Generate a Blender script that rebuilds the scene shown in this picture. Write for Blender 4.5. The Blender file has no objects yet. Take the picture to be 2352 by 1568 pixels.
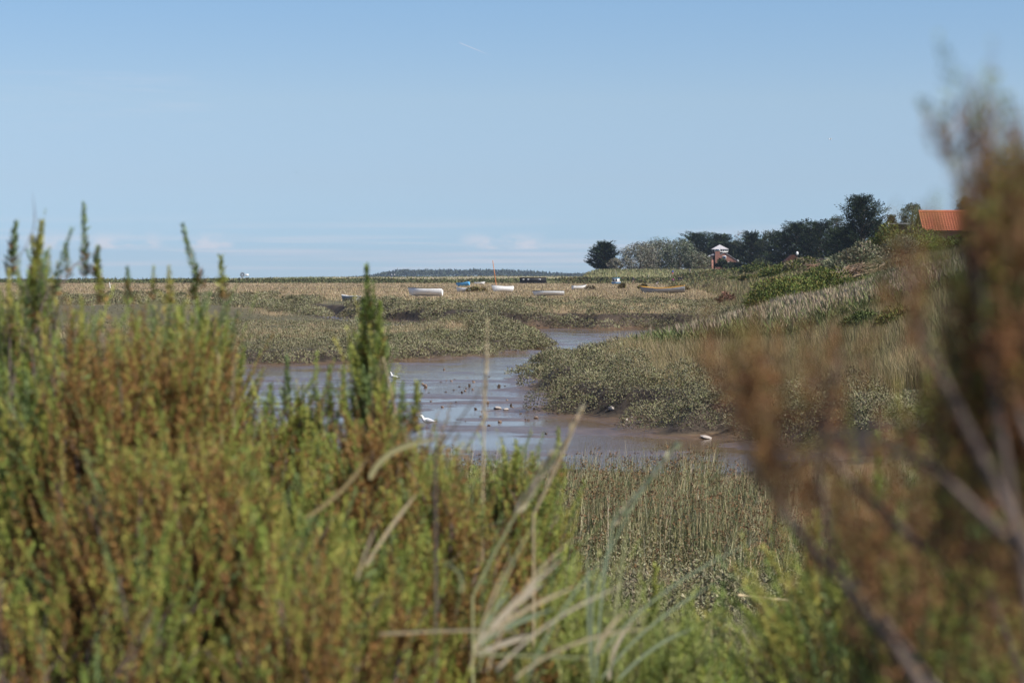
import bpy, bmesh, math, random
import numpy as np
from mathutils import Vector, Matrix, Euler
R = math.radians
rng = np.random.default_rng(7)
random.seed(7)
sc = bpy.context.scene
col = sc.collection

# ------------------------------------------------------------------ camera
EYE = 3.7                       # metres above the wet creek floor
F = 80.0 / 36.0 * 2352          # focal length in pixels of a 2352 px wide picture
PITCH = math.atan((784 - 640) / F)
cam_d = bpy.data.cameras.new("camera")
cam = bpy.data.objects.new("camera", cam_d); col.objects.link(cam)
cam_d.lens = 80; cam_d.sensor_width = 36
cam_d.clip_start = 0.1; cam_d.clip_end = 40000
cam.location = (0, 0, EYE)
cam.rotation_euler = (math.pi / 2 - PITCH, 0, 0)
cam_d.dof.use_dof = True
cam_d.dof.focus_distance = 75
cam_d.dof.aperture_fstop = 7.7
sc.camera = cam

# ------------------------------------------------------------------ light
SUN_EL, SUN_AZ = R(50), R(120)      # azimuth clockwise from +Y (the view direction)
sun_vec = Vector((math.sin(SUN_AZ) * math.cos(SUN_EL), math.cos(SUN_AZ) * math.cos(SUN_EL), math.sin(SUN_EL)))
sd = bpy.data.lights.new("sun", 'SUN'); sd.energy = 5.0; sd.angle = R(0.53); sd.color = (1, 0.95, 0.87)
sun = bpy.data.objects.new("sun", sd); col.objects.link(sun)
sun.rotation_euler = (-sun_vec).to_track_quat('-Z', 'Y').to_euler()
sun.location = (30, -10, 60)

w = bpy.data.worlds.new("World"); sc.world = w; w.use_nodes = True
nt = w.node_tree; nt.nodes.clear()
def N(tree, typ, **kw):
    n = tree.nodes.new(typ)
    for k, v in kw.items():
        if k.startswith('i_'):
            key = k[2:]
            key = int(key) if key.isdigit() else key.replace('_', ' ')
            n.inputs[key].default_value = v
        else: setattr(n, k, v)
    return n
def L(tree, a, ao, b, bi): tree.links.new(a.outputs[ao], b.inputs[bi])
def M2(tree, op, a, b=None, clamp=False):
    n = tree.nodes.new('ShaderNodeMath'); n.operation = op; n.use_clamp = clamp
    for i, s in enumerate((a, b)):
        if s is None: continue
        if isinstance(s, (int, float)): n.inputs[i].default_value = s
        else: tree.links.new(s, n.inputs[i])
    return n.outputs[0]
sky = N(nt, 'ShaderNodeTexSky', sky_type='NISHITA', sun_disc=False, sun_elevation=SUN_EL, sun_rotation=SUN_AZ,
        altitude=0, air_density=1.0, dust_density=0.0, ozone_density=6.0)
tint = N(nt, 'ShaderNodeMix', data_type='RGBA', blend_type='MULTIPLY'); tint.inputs[0].default_value = 1
L(nt, sky, 0, tint, 6)
tc = N(nt, 'ShaderNodeTexCoord'); sep = N(nt, 'ShaderNodeSeparateXYZ'); L(nt, tc, 'Generated', sep, 0)
az = M2(nt, 'ARCTAN2', sep.outputs[0], sep.outputs[1]); el = sep.outputs[2]
# hazy summer air: the low sky is held back towards the horizon
ramp = N(nt, 'ShaderNodeValToRGB'); el8 = M2(nt, 'MULTIPLY', el, 4.0); nt.links.new(el8, ramp.inputs[0]); L(nt, ramp, 0, tint, 7)
cr = ramp.color_ramp; cr.elements[0].position = .0; cr.elements[0].color = (.51, .73, 1.15, 1); cr.elements[1].position = 1; cr.elements[1].color = (.92, .92, 1, 1)
for ps, cc in ((.067, (.56, .745, 1.11)), (.172, (.72, .775, .985)), (.312, (.92, .885, .95)), (.472, (.92, .93, .98))):
    e = cr.elements.new(ps); e.color = (*cc, 1)
def cloud_noise(sx, sy, off, scale, detail, rough):
    c = N(nt, 'ShaderNodeCombineXYZ'); nt.links.new(M2(nt, 'MULTIPLY', az, sx), c.inputs[0])
    nt.links.new(M2(nt, 'MULTIPLY', el, sy), c.inputs[1]); c.inputs[2].default_value = off
    n = N(nt, 'ShaderNodeTexNoise', i_Scale=scale, i_Detail=detail, i_Roughness=rough); L(nt, c, 0, n, 'Vector')
    return n.outputs[0]
def smooth(v, a, b):
    n = N(nt, 'ShaderNodeMapRange', interpolation_type='SMOOTHSTEP'); nt.links.new(v, n.inputs[0])
    n.inputs[1].default_value = a; n.inputs[2].default_value = b
    return n.outputs[0]
mul = lambda a, b: M2(nt, 'MULTIPLY', a, b)
# low cumulus just above the horizon, in a few places along it
heap = smooth(cloud_noise(70, 150, 3.9, 1.0, 5, .55), .34, .56)
heap = mul(heap, mul(smooth(el, .0120, .0140), smooth(el, .0215, .0155)))
where = None
for c_, w_ in ((-.004, .022), (-.132, .012), (-.168, .018), (-.2, .014), (.19, .05)):
    g_ = smooth(M2(nt, 'ABSOLUTE', M2(nt, 'SUBTRACT', az, c_)), w_, w_ * .55); where = g_ if where is None else M2(nt, 'MAXIMUM', where, g_)
heap = mul(mul(heap, where), .55)
# a thin condensation trail
trail = M2(nt, 'ABSOLUTE', M2(nt, 'SUBTRACT', el, M2(nt, 'SUBTRACT', .1027 - .4 * .0231, mul(az, .4))))
trail = mul(mul(smooth(trail, .00035, .00010), mul(smooth(az, -.0236, -.0222), smooth(az, -.0075, -.018))), .30)
band = smooth(cloud_noise(9, 300, 1.7, 1.0, 4, .5), .42, .70)
band = mul(mul(band, mul(smooth(el, .0, .006), smooth(el, .030, .014))), .42)
wisp = mul(mul(smooth(cloud_noise(10, 120, 5.2, 1.0, 5, .6), .50, .80), mul(smooth(el, .05, .07), smooth(el, .10, .082))),
           mul(smooth(az, -.11, -.16), .16))
mask = M2(nt, 'MAXIMUM', M2(nt, 'MAXIMUM', heap, band), M2(nt, 'MAXIMUM', wisp, trail))
cm = N(nt, 'ShaderNodeMix', data_type='RGBA'); nt.links.new(mask, cm.inputs[0]); nt.links.new(tint.outputs[2], cm.inputs[6])
cm.inputs[7].default_value = (7.2, 6.7, 7.1, 1)
bg = N(nt, 'ShaderNodeBackground', i_Strength=0.078); nt.links.new(cm.outputs[2], bg.inputs[0])
wo = N(nt, 'ShaderNodeOutputWorld'); L(nt, bg, 0, wo, 0)
sc.view_settings.view_transform = 'Standard'; sc.view_settings.look = 'None'
sc.view_settings.exposure = 0.55; sc.view_settings.gamma = 1
sc.cycles.use_denoising = True
sc.cycles.max_bounces = 6; sc.cycles.diffuse_bounces = 3; sc.cycles.glossy_bounces = 3
sc.cycles.transmission_bounces = 4; sc.cycles.transparent_max_bounces = 4; sc.cycles.volume_bounces = 0
sc.cycles.use_adaptive_sampling = True; sc.cycles.adaptive_threshold = 0.02

# ------------------------------------------------------------------ helpers
def P(px, py, Y):
    """world point seen at (px, py) of the 2352x1568 picture, at distance Y along the view"""
    u, v = (px - 1176) / F, (784 - py) / F
    c, s = math.cos(PITCH), math.sin(PITCH)
    d = Vector((u, c + v * s, -s + v * c))
    return Vector((0, 0, EYE)) + d * (Y / d.y)
def G(px, py, z=0.0):
    u, v = (px - 1176) / F, (784 - py) / F
    c, s = math.cos(PITCH), math.sin(PITCH)
    d = Vector((u, c + v * s, -s + v * c)); k = (z - EYE) / d.z
    return (d.x * k, d.y * k)
def _h(ix, iy, seed):
    n = (ix.astype(np.int64) * 374761393 + iy.astype(np.int64) * 668265263 + seed * 1442695041) & 0x7fffffff
    n = ((n ^ (n >> 13)) * 1274126177) & 0x7fffffff
    return ((n ^ (n >> 16)) & 0xffff) / 65535.0
def noise(x, y, seed=0):
    ix, iy = np.floor(x), np.floor(y); fx, fy = x - ix, y - iy
    fx = fx * fx * (3 - 2 * fx); fy = fy * fy * (3 - 2 * fy)
    a, b = _h(ix, iy, seed), _h(ix + 1, iy, seed); c, d = _h(ix, iy + 1, seed), _h(ix + 1, iy + 1, seed)
    return (a + (b - a) * fx) * (1 - fy) + (c + (d - c) * fx) * fy
def fbm(x, y, seed=0, octv=4):
    s, a, t = 0, 1.0, 0
    for i in range(octv):
        s = s + a * noise(x * 2 ** i + 17.3 * i, y * 2 ** i - 9.1 * i, seed + i); t += a; a *= .5
    return s / t
def sst(a, b, x):
    t = np.clip((x - a) / (b - a), 0, 1); return t * t * (3 - 2 * t)
def lerp(a, b, t): return a + (b - a) * t
def sdf(poly, x, y):
    p = np.array(poly); q = np.roll(p, -1, 0); best = np.full(x.shape, 1e9); ins = np.zeros(x.shape, bool)
    for (ax, ay), (bx, by) in zip(p, q):
        ex, ey = bx - ax, by - ay; wx, wy = x - ax, y - ay
        t = np.clip((wx * ex + wy * ey) / (ex * ex + ey * ey), 0, 1)
        best = np.minimum(best, (wx - ex * t) ** 2 + (wy - ey * t) ** 2)
        c = ((ay <= y) & (by > y)) | ((by <= y) & (ay > y))
        if by != ay: ins ^= c & (x < ax + (y - ay) / (by - ay) * ex)
    return np.where(ins, -1, 1) * np.sqrt(best)

def tag(o, label=None, cat=None, group=None, kind=None):
    if label: o['label'] = label
    if cat: o['category'] = cat
    if group: o['group'] = group
    if kind: o['kind'] = kind
    return o
def empty(name, loc=(0, 0, 0), rz=0, label=None, cat=None, group=None, rot=None):
    o = bpy.data.objects.new(name, None); col.objects.link(o); o.location = loc
    o.rotation_euler = rot if rot else (0, 0, rz); o.empty_display_size = .2
    return tag(o, label, cat, group)
def link(name, me, parent=None, mat=None):
    if mat is not None: me.materials.append(mat)
    o = bpy.data.objects.new(name, me); col.objects.link(o)
    if parent: o.parent = parent
    return o
def arr_mesh(name, V, Fq, mat, colr=None, parent=None, smooth_=False, tris=False):
    """V (n,3), Fq (m,k): one mesh from arrays; colr (m,3): a colour per face"""
    V = np.ascontiguousarray(V, np.float32).reshape(-1, 3); Fq = np.ascontiguousarray(Fq, np.int32); k = Fq.shape[1]
    me = bpy.data.meshes.new(name); me.vertices.add(len(V)); me.vertices.foreach_set('co', V.ravel())
    me.loops.add(Fq.size); me.loops.foreach_set('vertex_index', Fq.ravel())
    me.polygons.add(len(Fq)); me.polygons.foreach_set('loop_start', np.arange(0, Fq.size, k, dtype=np.int32))
    if smooth_: me.polygons.foreach_set('use_smooth', np.ones(len(Fq), bool))
    me.update(calc_edges=True)
    if colr is not None:
        a = me.attributes.new('Col', 'FLOAT_COLOR', 'FACE' if len(colr) == len(Fq) else 'POINT')
        c4 = np.ones((len(colr), 4), np.float32); c4[:, :3] = colr; a.data.foreach_set('color', c4.ravel())
    return link(name, me, parent, mat)
def nrm(a): return a / np.maximum(np.linalg.norm(a, axis=-1, keepdims=True), 1e-9)
def rdir(n):
    return nrm(rng.normal(size=(n, 3)))
def leaf_quads(p, d, ln, wd, roll=None):
    """diamond leaves: p base, d unit direction; returns verts (n*4,3), faces (n,4)"""
    n = len(p); r = rdir(n) if roll is None else roll
    s = nrm(np.cross(d, r)); ln = np.broadcast_to(np.asarray(ln, float), (n,))[:, None]; wd = np.broadcast_to(np.asarray(wd, float), (n,))[:, None]
    m = p + d * ln * .45
    V = np.stack([p, m + s * wd * .5, p + d * ln, m - s * wd * .5], 1)
    return V.reshape(-1, 3), np.arange(n * 4).reshape(n, 4)
def blade_quads(p, h, wd, lean, curl=.5):
    """grass blades: two quads each; lean (n,2) = sideways reach of the tip"""
    n = len(p); a = rng.uniform(0, math.tau, n); s = np.stack([np.cos(a), np.sin(a), 0 * a], 1) * (np.broadcast_to(wd, (n,)) * .5)[:, None]
    h = np.broadcast_to(h, (n,)); l3 = np.concatenate([lean, np.zeros((n, 1))], 1); up = np.stack([0 * h, 0 * h, h], 1)
    m = p + up * .55 + l3 * .3; t = p + up + l3 - np.array([0, 0, 1]) * (np.linalg.norm(lean, axis=1) * curl * .4)[:, None]
    V = np.stack([p - s, p + s, m - s * .8, m + s * .8, t - s * .12, t + s * .12], 1)
    b = np.arange(n)[:, None] * 6
    Fq = np.concatenate([b + [0, 1, 3, 2], b + [2, 3, 5, 4]], 1).reshape(-1, 4)
    return V.reshape(-1, 3), Fq
class Bag:
    def __init__(s): s.V = []; s.F = []; s.C = []; s.n = 0
    def add(s, VF, c):
        V, Fq = VF; s.V.append(V); s.F.append(Fq + s.n); s.n += len(V)
        c = np.asarray(c, float); c = np.broadcast_to(c, (len(Fq), 3)) if c.ndim == 1 else np.repeat(c, len(Fq) // len(c), 0); s.C.append(c)
        return s
    def build(s, name, mat, parent=None, smooth_=False):
        return arr_mesh(name, np.concatenate(s.V), np.concatenate(s.F), mat, np.concatenate(s.C), parent, smooth_)
def pal(cols, n, jit=.15, wts=None):
    c = np.array(cols)[rng.choice(len(cols), n, p=wts)]
    return np.clip(c * rng.uniform(1 - jit, 1 + jit, (n, 1)) * rng.uniform(1 - jit * .4, 1 + jit * .4, (n, 3)), 0.004, 1)
def tube_quads(pts, rad, sides=5):
    pts = np.array(pts, float); n = len(pts); rad = np.broadcast_to(np.asarray(rad, float), (n,)); t = nrm(np.gradient(pts, axis=0))
    ref = np.array([0, 0, 1.0]) if abs(t[:, 2]).mean() < .8 else np.array([1.0, 0, 0])
    a = nrm(np.cross(t, ref)); b = np.cross(t, a); an = np.linspace(0, math.tau, sides, endpoint=False)
    V = pts[:, None] + (a[:, None] * np.cos(an)[None, :, None] + b[:, None] * np.sin(an)[None, :, None]) * rad[:, None, None]
    f = []
    for i in range(n - 1):
        for j in range(sides): k = (j + 1) % sides; f.append([i * sides + j, i * sides + k, (i + 1) * sides + k, (i + 1) * sides + j])
    for o in (0, (n - 1) * sides):
        if sides == 4: f.append([o, o + 1, o + 2, o + 3])
        else:
            for j in range(1, sides - 1, 2): f.append([o, o + j, o + j + 1, o + (j + 2) % sides])
    return V.reshape(-1, 3), np.array(f)
def box_quads(c, s, rz=0, ry=0):
    v = np.array([[x, y, z] for z in (-.5, .5) for y in (-.5, .5) for x in (-.5, .5)]) * np.array(s)
    m = np.array(Euler((0, ry, rz)).to_matrix()); v = v @ m.T + np.array(c)
    return v, np.array([[0, 2, 3, 1], [4, 5, 7, 6], [0, 1, 5, 4], [2, 6, 7, 3], [0, 4, 6, 2], [1, 3, 7, 5]])

# ------------------------------------------------------------------ materials
def mat_base(name, rough=.7, spec=.3):
    m = bpy.data.materials.new(name); m.use_nodes = True; t = m.node_tree
    b = t.nodes['Principled BSDF']; b.inputs['Roughness'].default_value = rough; b.inputs['Specular IOR Level'].default_value = spec
    return m, t, b
def attr_mat(name, rough=.65, spec=.25, transl=0.0):
    m, t, b = mat_base(name, rough, spec); a = N(t, 'ShaderNodeAttribute', attribute_name='Col'); L(t, a, 'Color', b, 'Base Color')
    if transl:
        tr = N(t, 'ShaderNodeBsdfTranslucent'); L(t, a, 'Color', tr, 'Color'); mx = N(t, 'ShaderNodeMixShader'); mx.inputs[0].default_value = transl
        L(t, b, 0, mx, 1); L(t, tr, 0, mx, 2); L(t, mx, 0, t.nodes['Material Output'], 0)
    return m
def plain(name, c, rough=.6, spec=.3, var=.25, scale=8.0, c2=None, metal=0, stretch=None):
    """painted / wooden / stone surface with uneven wear"""
    m, t, b = mat_base(name, rough, spec); b.inputs['Metallic'].default_value = metal
    tc = N(t, 'ShaderNodeTexCoord'); n = N(t, 'ShaderNodeTexNoise', i_Scale=scale, i_Detail=6, i_Roughness=.65)
    if stretch:
        mp = N(t, 'ShaderNodeMapping'); mp.inputs['Scale'].default_value = stretch; L(t, tc, 'Object', mp, 0); L(t, mp, 0, n, 'Vector')
    else: L(t, tc, 'Object', n, 'Vector')
    r = N(t, 'ShaderNodeValToRGB'); c2 = c2 or tuple(x * (1 - var) for x in c)
    r.color_ramp.elements[0].position = .35; r.color_ramp.elements[1].position = .65
    r.color_ramp.elements[0].color = (*c2, 1); r.color_ramp.elements[1].color = (*c, 1)
    L(t, n, 'Fac', r, 0); L(t, r, 0, b, 'Base Color')
    bu = N(t, 'ShaderNodeBump', i_Strength=.25, i_Distance=.01); L(t, n, 'Fac', bu, 'Height'); L(t, bu, 0, b, 'Normal')
    return m
M = {}
M['leaf'] = attr_mat('leaf', .7, .1, .07)
M['fleshy_leaf'] = attr_mat('fleshy_leaf', .55, .12, .04)
M['grass'] = attr_mat('grass', .7, .12, .15)
M['needle'] = attr_mat('needle', .8, .06, .04)
M['bark'] = plain('bark', (.12, .09, .07), .85, .1, .4, 6)
M['twig'] = plain('twig', (.16, .12, .10), .8, .15, .4, 30)
M['body'] = attr_mat('body', .7, .2, 0)
M['white_paint'] = plain('white_paint', (.84, .83, .80), .45, .4, .16, 5)
M['grey_paint'] = plain('grey_paint', (.34, .35, .36), .55, .35, .25, 4)
M['blue_paint'] = plain('blue_paint', (.13, .42, .72), .5, .35, .18, 4)
M['dark_blue_paint'] = plain('dark_blue_paint', (.06, .2, .4), .5, .35, .2, 4)
M['yellow_paint'] = plain('yellow_paint', (.75, .38, .03), .5, .35, .15, 6)
M['black_paint'] = plain('black_paint', (.018, .018, .02), .6, .3, .3, 4)
M['varnish'] = plain('varnish', (.46, .17, .05), .45, .4, .3, 12)
M['dark_wood'] = plain('dark_wood', (.07, .05, .04), .8, .2, .4, 8)
M['grey_wood'] = plain('grey_wood', (.30, .27, .24), .85, .15, .35, 8)
M['metal'] = plain('metal', (.5, .5, .52), .4, .5, .2, 10, metal=.6)
M['cushion'] = plain('cushion', (.42, .40, .36), .8, .1, .3, 10)

def stone_mat(name, c):
    return plain(name, c, .7, .3, .5, 14)
M['dark_stone'] = stone_mat('dark_stone', (.10, .075, .06)); M['pale_stone'] = stone_mat('pale_stone', (.46, .40, .35)); M['brown_stone'] = stone_mat('brown_stone', (.26, .18, .13))

# ground: colour and wetness come with the terrain, fine grain from noise
gm, t, b = mat_base('marsh_ground', .8, .3)
a = N(t, 'ShaderNodeAttribute', attribute_name='Col'); wet = N(t, 'ShaderNodeAttribute', attribute_name='wet')
tcn = N(t, 'ShaderNodeTexCoord'); n1 = N(t, 'ShaderNodeTexNoise', i_Scale=2.2, i_Detail=9, i_Roughness=.7); L(t, tcn, 'Object', n1, 'Vector')
mr = N(t, 'ShaderNodeMapRange'); L(t, n1, 'Fac', mr, 0); mr.inputs[1].default_value = .3; mr.inputs[2].default_value = .7; mr.inputs[3].default_value = .55; mr.inputs[4].default_value = 1.35
mm = N(t, 'ShaderNodeMix', data_type='RGBA', blend_type='MULTIPLY'); mm.inputs[0].default_value = 1; L(t, a, 'Color', mm, 6); L(t, mr, 0, mm, 7); L(t, mm, 2, b, 'Base Color')
rr = N(t, 'ShaderNodeMapRange'); L(t, wet, 'Fac', rr, 0); rr.inputs[3].default_value = .9; rr.inputs[4].default_value = .24; L(t, rr, 0, b, 'Roughness')
bu = N(t, 'ShaderNodeBump', i_Strength=.55, i_Distance=.05); L(t, n1, 'Fac', bu, 'Height'); L(t, bu, 0, b, 'Normal')
M['ground'] = gm
# creek water film
wm, t, b = mat_base('creek_water', .09, .5); b.inputs['Base Color'].default_value = (.115, .074, .042, 1); b.inputs['IOR'].default_value = 1.33
tcn = N(t, 'ShaderNodeTexCoord'); mp = N(t, 'ShaderNodeMapping'); mp.inputs['Scale'].default_value = (1, .8, 1); L(t, tcn, 'Object', mp, 0)
n1 = N(t, 'ShaderNodeTexNoise', i_Scale=3.2, i_Detail=6, i_Roughness=.6); L(t, mp, 0, n1, 'Vector')
n2 = N(t, 'ShaderNodeTexNoise', i_Scale=.35, i_Detail=3, i_Roughness=.5); L(t, mp, 0, n2, 'Vector')
st = N(t, 'ShaderNodeMapRange'); L(t, n2, 'Fac', st, 0); st.inputs[1].default_value = .42; st.inputs[2].default_value = .62; st.inputs[3].default_value = .10; st.inputs[4].default_value = .65
bu = N(t, 'ShaderNodeBump', i_Distance=.07); L(t, n1, 'Fac', bu, 'Height'); L(t, st, 0, bu, 'Strength'); L(t, bu, 0, b, 'Normal')
M['water'] = wm
sm, t, b = mat_base('sea_water', .3, .5); b.inputs['Base Color'].default_value = (.05, .09, .14, 1); M['sea'] = sm

# ------------------------------------------------------------------ terrain
creek = [(6.7, 46), (5.8, 42), (3.5, 39.5), (0.5, 41), (-2.5, 44), (-5, 50), (-7, 60), (-10, 72), (-13, 80), (-14.5, 92), G(560, 842), G(640, 838), G(760, 836), G(900, 829), G(1000, 824), G(1100, 817), G(1200, 806), G(1268, 799),
         G(1255, 788), G(1215, 775), G(1165, 764), (-2, 163), (-8, 168), G(870, 748), G(760, 742), G(690, 737), G(620, 731), G(560, 727), G(600, 718), G(690, 724), G(800, 731), G(900, 737), (-5, 186), (-2, 172), G(1180, 754), G(1290, 753), G(1370, 756), G(1470, 754), (18, 162), (30, 150), (30, 140), (15, 134), (9.5, 126), (6.3, 115), (4.0, 103), (1.8, 94), G(1200, 865), G(1256, 876), G(1226, 900), G(1318, 907), G(1283, 946), G(1350, 955), G(1500, 966),
         G(1520, 990), G(1560, 1001), G(1645, 996), G(1750, 1008), G(1840, 1030)]
TOE_Y = np.array([0, 15, 40, 55, 75, 90, 120, 200, 300, 450, 600, 680, 5000.]); TOE_X = np.array([3, 5, 9, 8.5, 9.5, 11, 12.5, 19.5, 28, 36, 40, 46, 60.])
gullies = [[(-44, 556), (-18, 562), (-14, 584), (-30, 588), (-46, 582)], [(-46, 214), (-29, 216), (-27, 226), (-45, 229)], [(-60, 300), (-30, 303), (-8, 320), (-9, 330), (-40, 318), (-62, 312)], [(3, 205), (16, 207), (17, 214), (4, 213)], [(-50, 262), (-34, 264), (-33, 272), (-51, 270)]]
def level(x, y):
    far = 1.3 + np.clip((y - 250) * .0026, 0, .95)
    right = sst(-3, 3, x - (y - 90) * .08)
    mid = lerp(.66 - .34 * sst(112, 146, y), .92 - .42 * sst(80, 92, y) * sst(140, 128, y) * sst(6.5, 1, x - .6 - (y - 89) * .17), right)
    m = sst(-4, -9, x); s_ = np.clip((y - (140 + 42 * m)) / (38 - 20 * m), 0, 1); z = lerp(mid, far, s_ * s_ * (3 - 2 * s_))
    near = lerp(2.45, .85, sst(5.5, 16, y)) - .5 * sst(27.5, 33, y)
    z = lerp(near, z, sst(32, 60, y))
    up = np.maximum(0, x - np.interp(y, TOE_Y, TOE_X))
    h = 6.2 * (1 - np.exp(-up * .062 * (1 + .25 * (noise(x * .06, y * .03, 5) - .5)))) * sst(25, 80, y) * (1 - .42 * sst(380, 520, y))
    z = z + h
    # grassy sea bank far off on the right, low dunes to the left of it
    bank = np.exp(-((y - 720) / 24.) ** 2) * sst(15, 27, x - (y - 720) * .03)
    z = np.maximum(z, 6.2 * bank)
    dune = np.exp(-((y - 1000) / 70.) ** 2) * (1.1 + 1.1 * sst(-170, -40, x) + .9 * (fbm(x * .02, y * .01, 31) - .5)) * (1 - .75 * sst(-90, -230, x))
    z = z + dune
    z = z - 3.5 * sst(1150, 1500, y)
    return z
def ground_d(x, y):
    d = sdf(creek, x, y); k = np.clip(y / 90, .3, 1)
    for g_ in gullies:
        xs_ = [q[0] for q in g_]; ys_ = [q[1] for q in g_]; m = (x > min(xs_) - 12) & (x < max(xs_) + 12) & (y > min(ys_) - 12) & (y < max(ys_) + 12)
        if np.any(m): d[m] = np.minimum(d[m], sdf(g_, x[m], y[m]))
    return d + (fbm(x * .55, y * .55, 11, 3) - .5) * 1.5 * k + .30 * sst(-.5, 1.5, x - (y - 90) * .08) * sst(46, 52, y) * sst(84, 70, y) - .35 * sst(82, 92, y) * sst(150, 130, y)
def ground(x, y, d=None):
    d = ground_d(x, y) if d is None else d
    L_ = level(x, y) + (fbm(x * .25, y * .25, 21, 4) - .5) * .35 * sst(3, 20, y)
    mudn = (fbm(x * .24 + y * .05, y * .5 - x * .06, 41, 5) - .5)
    shelf = .06 - .088 * sst(0, 1.5, -d) + mudn * .24
    rise = sst(0, 1.25, d) * .82 + sst(0, 7, d) * .18
    return np.where(d > 0, .07 + mudn * .24 + (L_ - .07) * rise, shelf)
ys = np.concatenate([np.linspace(-14, 3, 20)[:-1], 3 * np.exp(np.linspace(0, math.log(500), 1500))])
ts = np.linspace(-1, 1, 421); ts = ts * (.55 + .45 * ts ** 2)
YY, TT = np.meshgrid(ys, ts, indexing='ij'); XX = TT * (12 + .5 * np.abs(YY)); 
D = ground_d(XX, YY); ZZ = ground(XX, YY, D)
nr, nc = XX.shape; idx = np.arange(nr * nc).reshape(nr, nc)
faces = np.stack([idx[:-1, :-1], idx[:-1, 1:], idx[1:, 1:], idx[1:, :-1]], -1).reshape(-1, 4)
mud = sst(.75, .1, D); p1 = fbm(XX * .05, YY * .02, 51); p2 = fbm(XX * .3, YY * .12, 55)
gold = sst(.40, .56, p1 * .6 + p2 * .4 + .12 * sst(230, 340, YY)); hill = sst(0, 4, XX - np.interp(YY, TOE_Y, TOE_X))
c = lerp(np.array([.085, .075, .04]), np.array([.21, .15, .08]), gold[..., None])
c = lerp(c, np.array([.10, .10, .045]), hill[..., None])
bankm = np.exp(-((YY - 715) / 34.) ** 2) * sst(12, 25, XX); c = lerp(c, np.array([.17, .165, .075]), bankm[..., None])
dunem = sst(900, 960, YY) * sst(.4, .6, fbm(XX * .03, YY * .012, 57) + .12 * sst(985, 1010, YY)); c = lerp(c, np.array([.13, .14, .055]), sst(880, 920, YY)[..., None]); c = lerp(c, np.array([.30, .25, .16]), dunem[..., None])
c = lerp(c, np.array([.06, .05, .032]), sst(30, 12, YY)[..., None])
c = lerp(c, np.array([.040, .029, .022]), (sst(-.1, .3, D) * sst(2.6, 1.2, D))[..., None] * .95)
c = lerp(c, np.array([.115, .073, .043]), (mud * sst(.25, -.1, D))[..., None])
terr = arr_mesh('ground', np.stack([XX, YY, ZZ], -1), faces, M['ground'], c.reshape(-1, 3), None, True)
at = terr.data.attributes.new('wet', 'FLOAT', 'POINT'); at.data.foreach_set('value', (sst(.4, -.3, D) * .95).ravel().astype(np.float32))
tag(terr, kind='structure')
wv = np.array([[-45, 34, 0], [45, 34, 0], [60, 250, 0], [-60, 250, 0]], float)
tag(arr_mesh('water', wv, np.array([[0, 1, 2, 3]]), M['water']), kind='structure')
tag(arr_mesh('sea', np.array([[-12000, 1300, .1], [12000, 1300, .1], [12000, 30000, .1], [-12000, 30000, .1]]), np.array([[0, 1, 2, 3]]), M['sea']), kind='structure')
def gz(x, y): return float(ground(np.array([float(x)]), np.array([float(y)]))[0])
def scatter(n, y0, y1, pw, xfun):
    """points with density falling off with distance"""
    u = rng.random(n); e = 1 - pw
    y = (y0 ** e + u * (y1 ** e - y0 ** e)) ** (1 / e) if abs(e) > 1e-6 else y0 * (y1 / y0) ** u
    x = xfun(y, rng.random(n)); return x, y
xview = lambda k: (lambda y, r: (r * 2 - 1) * k * y)

# ---------------- sea purslane on the creek banks: mounds of small grey-green leaves
def canopy(x, y):
    m = fbm(x * .55, y * .42, 61, 3); return np.clip((m - .40) * 3.2, 0, 1) ** .7
PURS = [(.205, .19, .11), (.155, .145, .08), (.23, .215, .135), (.15, .12, .075), (.17, .175, .08)]
def purslane(name, label, n, y0, y1, xf, dmax, hh, ls, wts=(.34, .26, .16, .16, .08), pw=2.0, dmin=.8, ymask=None):
    x, y = scatter(n, y0, y1, pw, xf); d = ground_d(x, y); hill = x - np.interp(y, TOE_Y, TOE_X)
    fade = sst(dmax, dmax * .55, d + 3 * (fbm(x * .2, y * .2, 67) - .5) * dmax * .3)
    k = (d > dmin) & (rng.random(n) < fade) & (hill < 6)
    if ymask is not None: k &= ymask(x, y)
    x, y, d = x[k], y[k], d[k]; c = canopy(x, y); k = rng.random(len(x)) < (.12 + c * 1.2); x, y, d, c = x[k], y[k], d[k], c[k]
    n = len(x); z = ground(x, y, d) + hh * c * rng.uniform(.45, 1.05, n) * sst(0, .6, d) + rng.uniform(0, .08, n)
    s = np.maximum(1, y / 60) * ls; dr = nrm(rdir(n) * np.array([1, 1, .7]) + np.array([0, 0, .65]))
    tone = fbm(x * .4, y * .4, 71)[:, None]
    b = Bag().add(leaf_quads(np.stack([x, y, z], 1), dr, s * rng.uniform(.7, 1.4, n), s * .36 * rng.uniform(.7, 1.3, n), rdir(n) * .6 + [0, 0, 1]), pal(PURS, n, .2, wts) * (.65 + .7 * tone))
    return tag(b.build(name, M['leaf']), label, kind='stuff')
purslane('purslane_cover', 'grey green sea purslane cushions along the right creek bank', 520000, 44, 130, lambda y, r: -1 + r * (y * .24 + 3), 3.4, .25, .066, ymask=lambda x, y: (x > .2 + (y - 90) * .06 * (y > 90)))
purslane('purslane_cover', 'olive purslane carpet over the low island left of the creek', 420000, 84, 172, lambda y, r: -y * .27 + r * (y * .27 + 3), 30, .28, .045, ymask=lambda x, y: x < 3)
purslane('purslane_cover', 'dark purslane edge along the far creek bank', 110000, 150, 265, xview(.27), 7, .4, .045)
purslane('purslane_cover', 'pale purslane carpet on the near shore below the rushes', 260000, 10, 34, lambda y, r: -y * .15 + r * y * .42, 60, .36, .034, pw=1.6, ymask=lambda x, y: fbm(x * .3, y * .3, 75) > .44)

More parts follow.
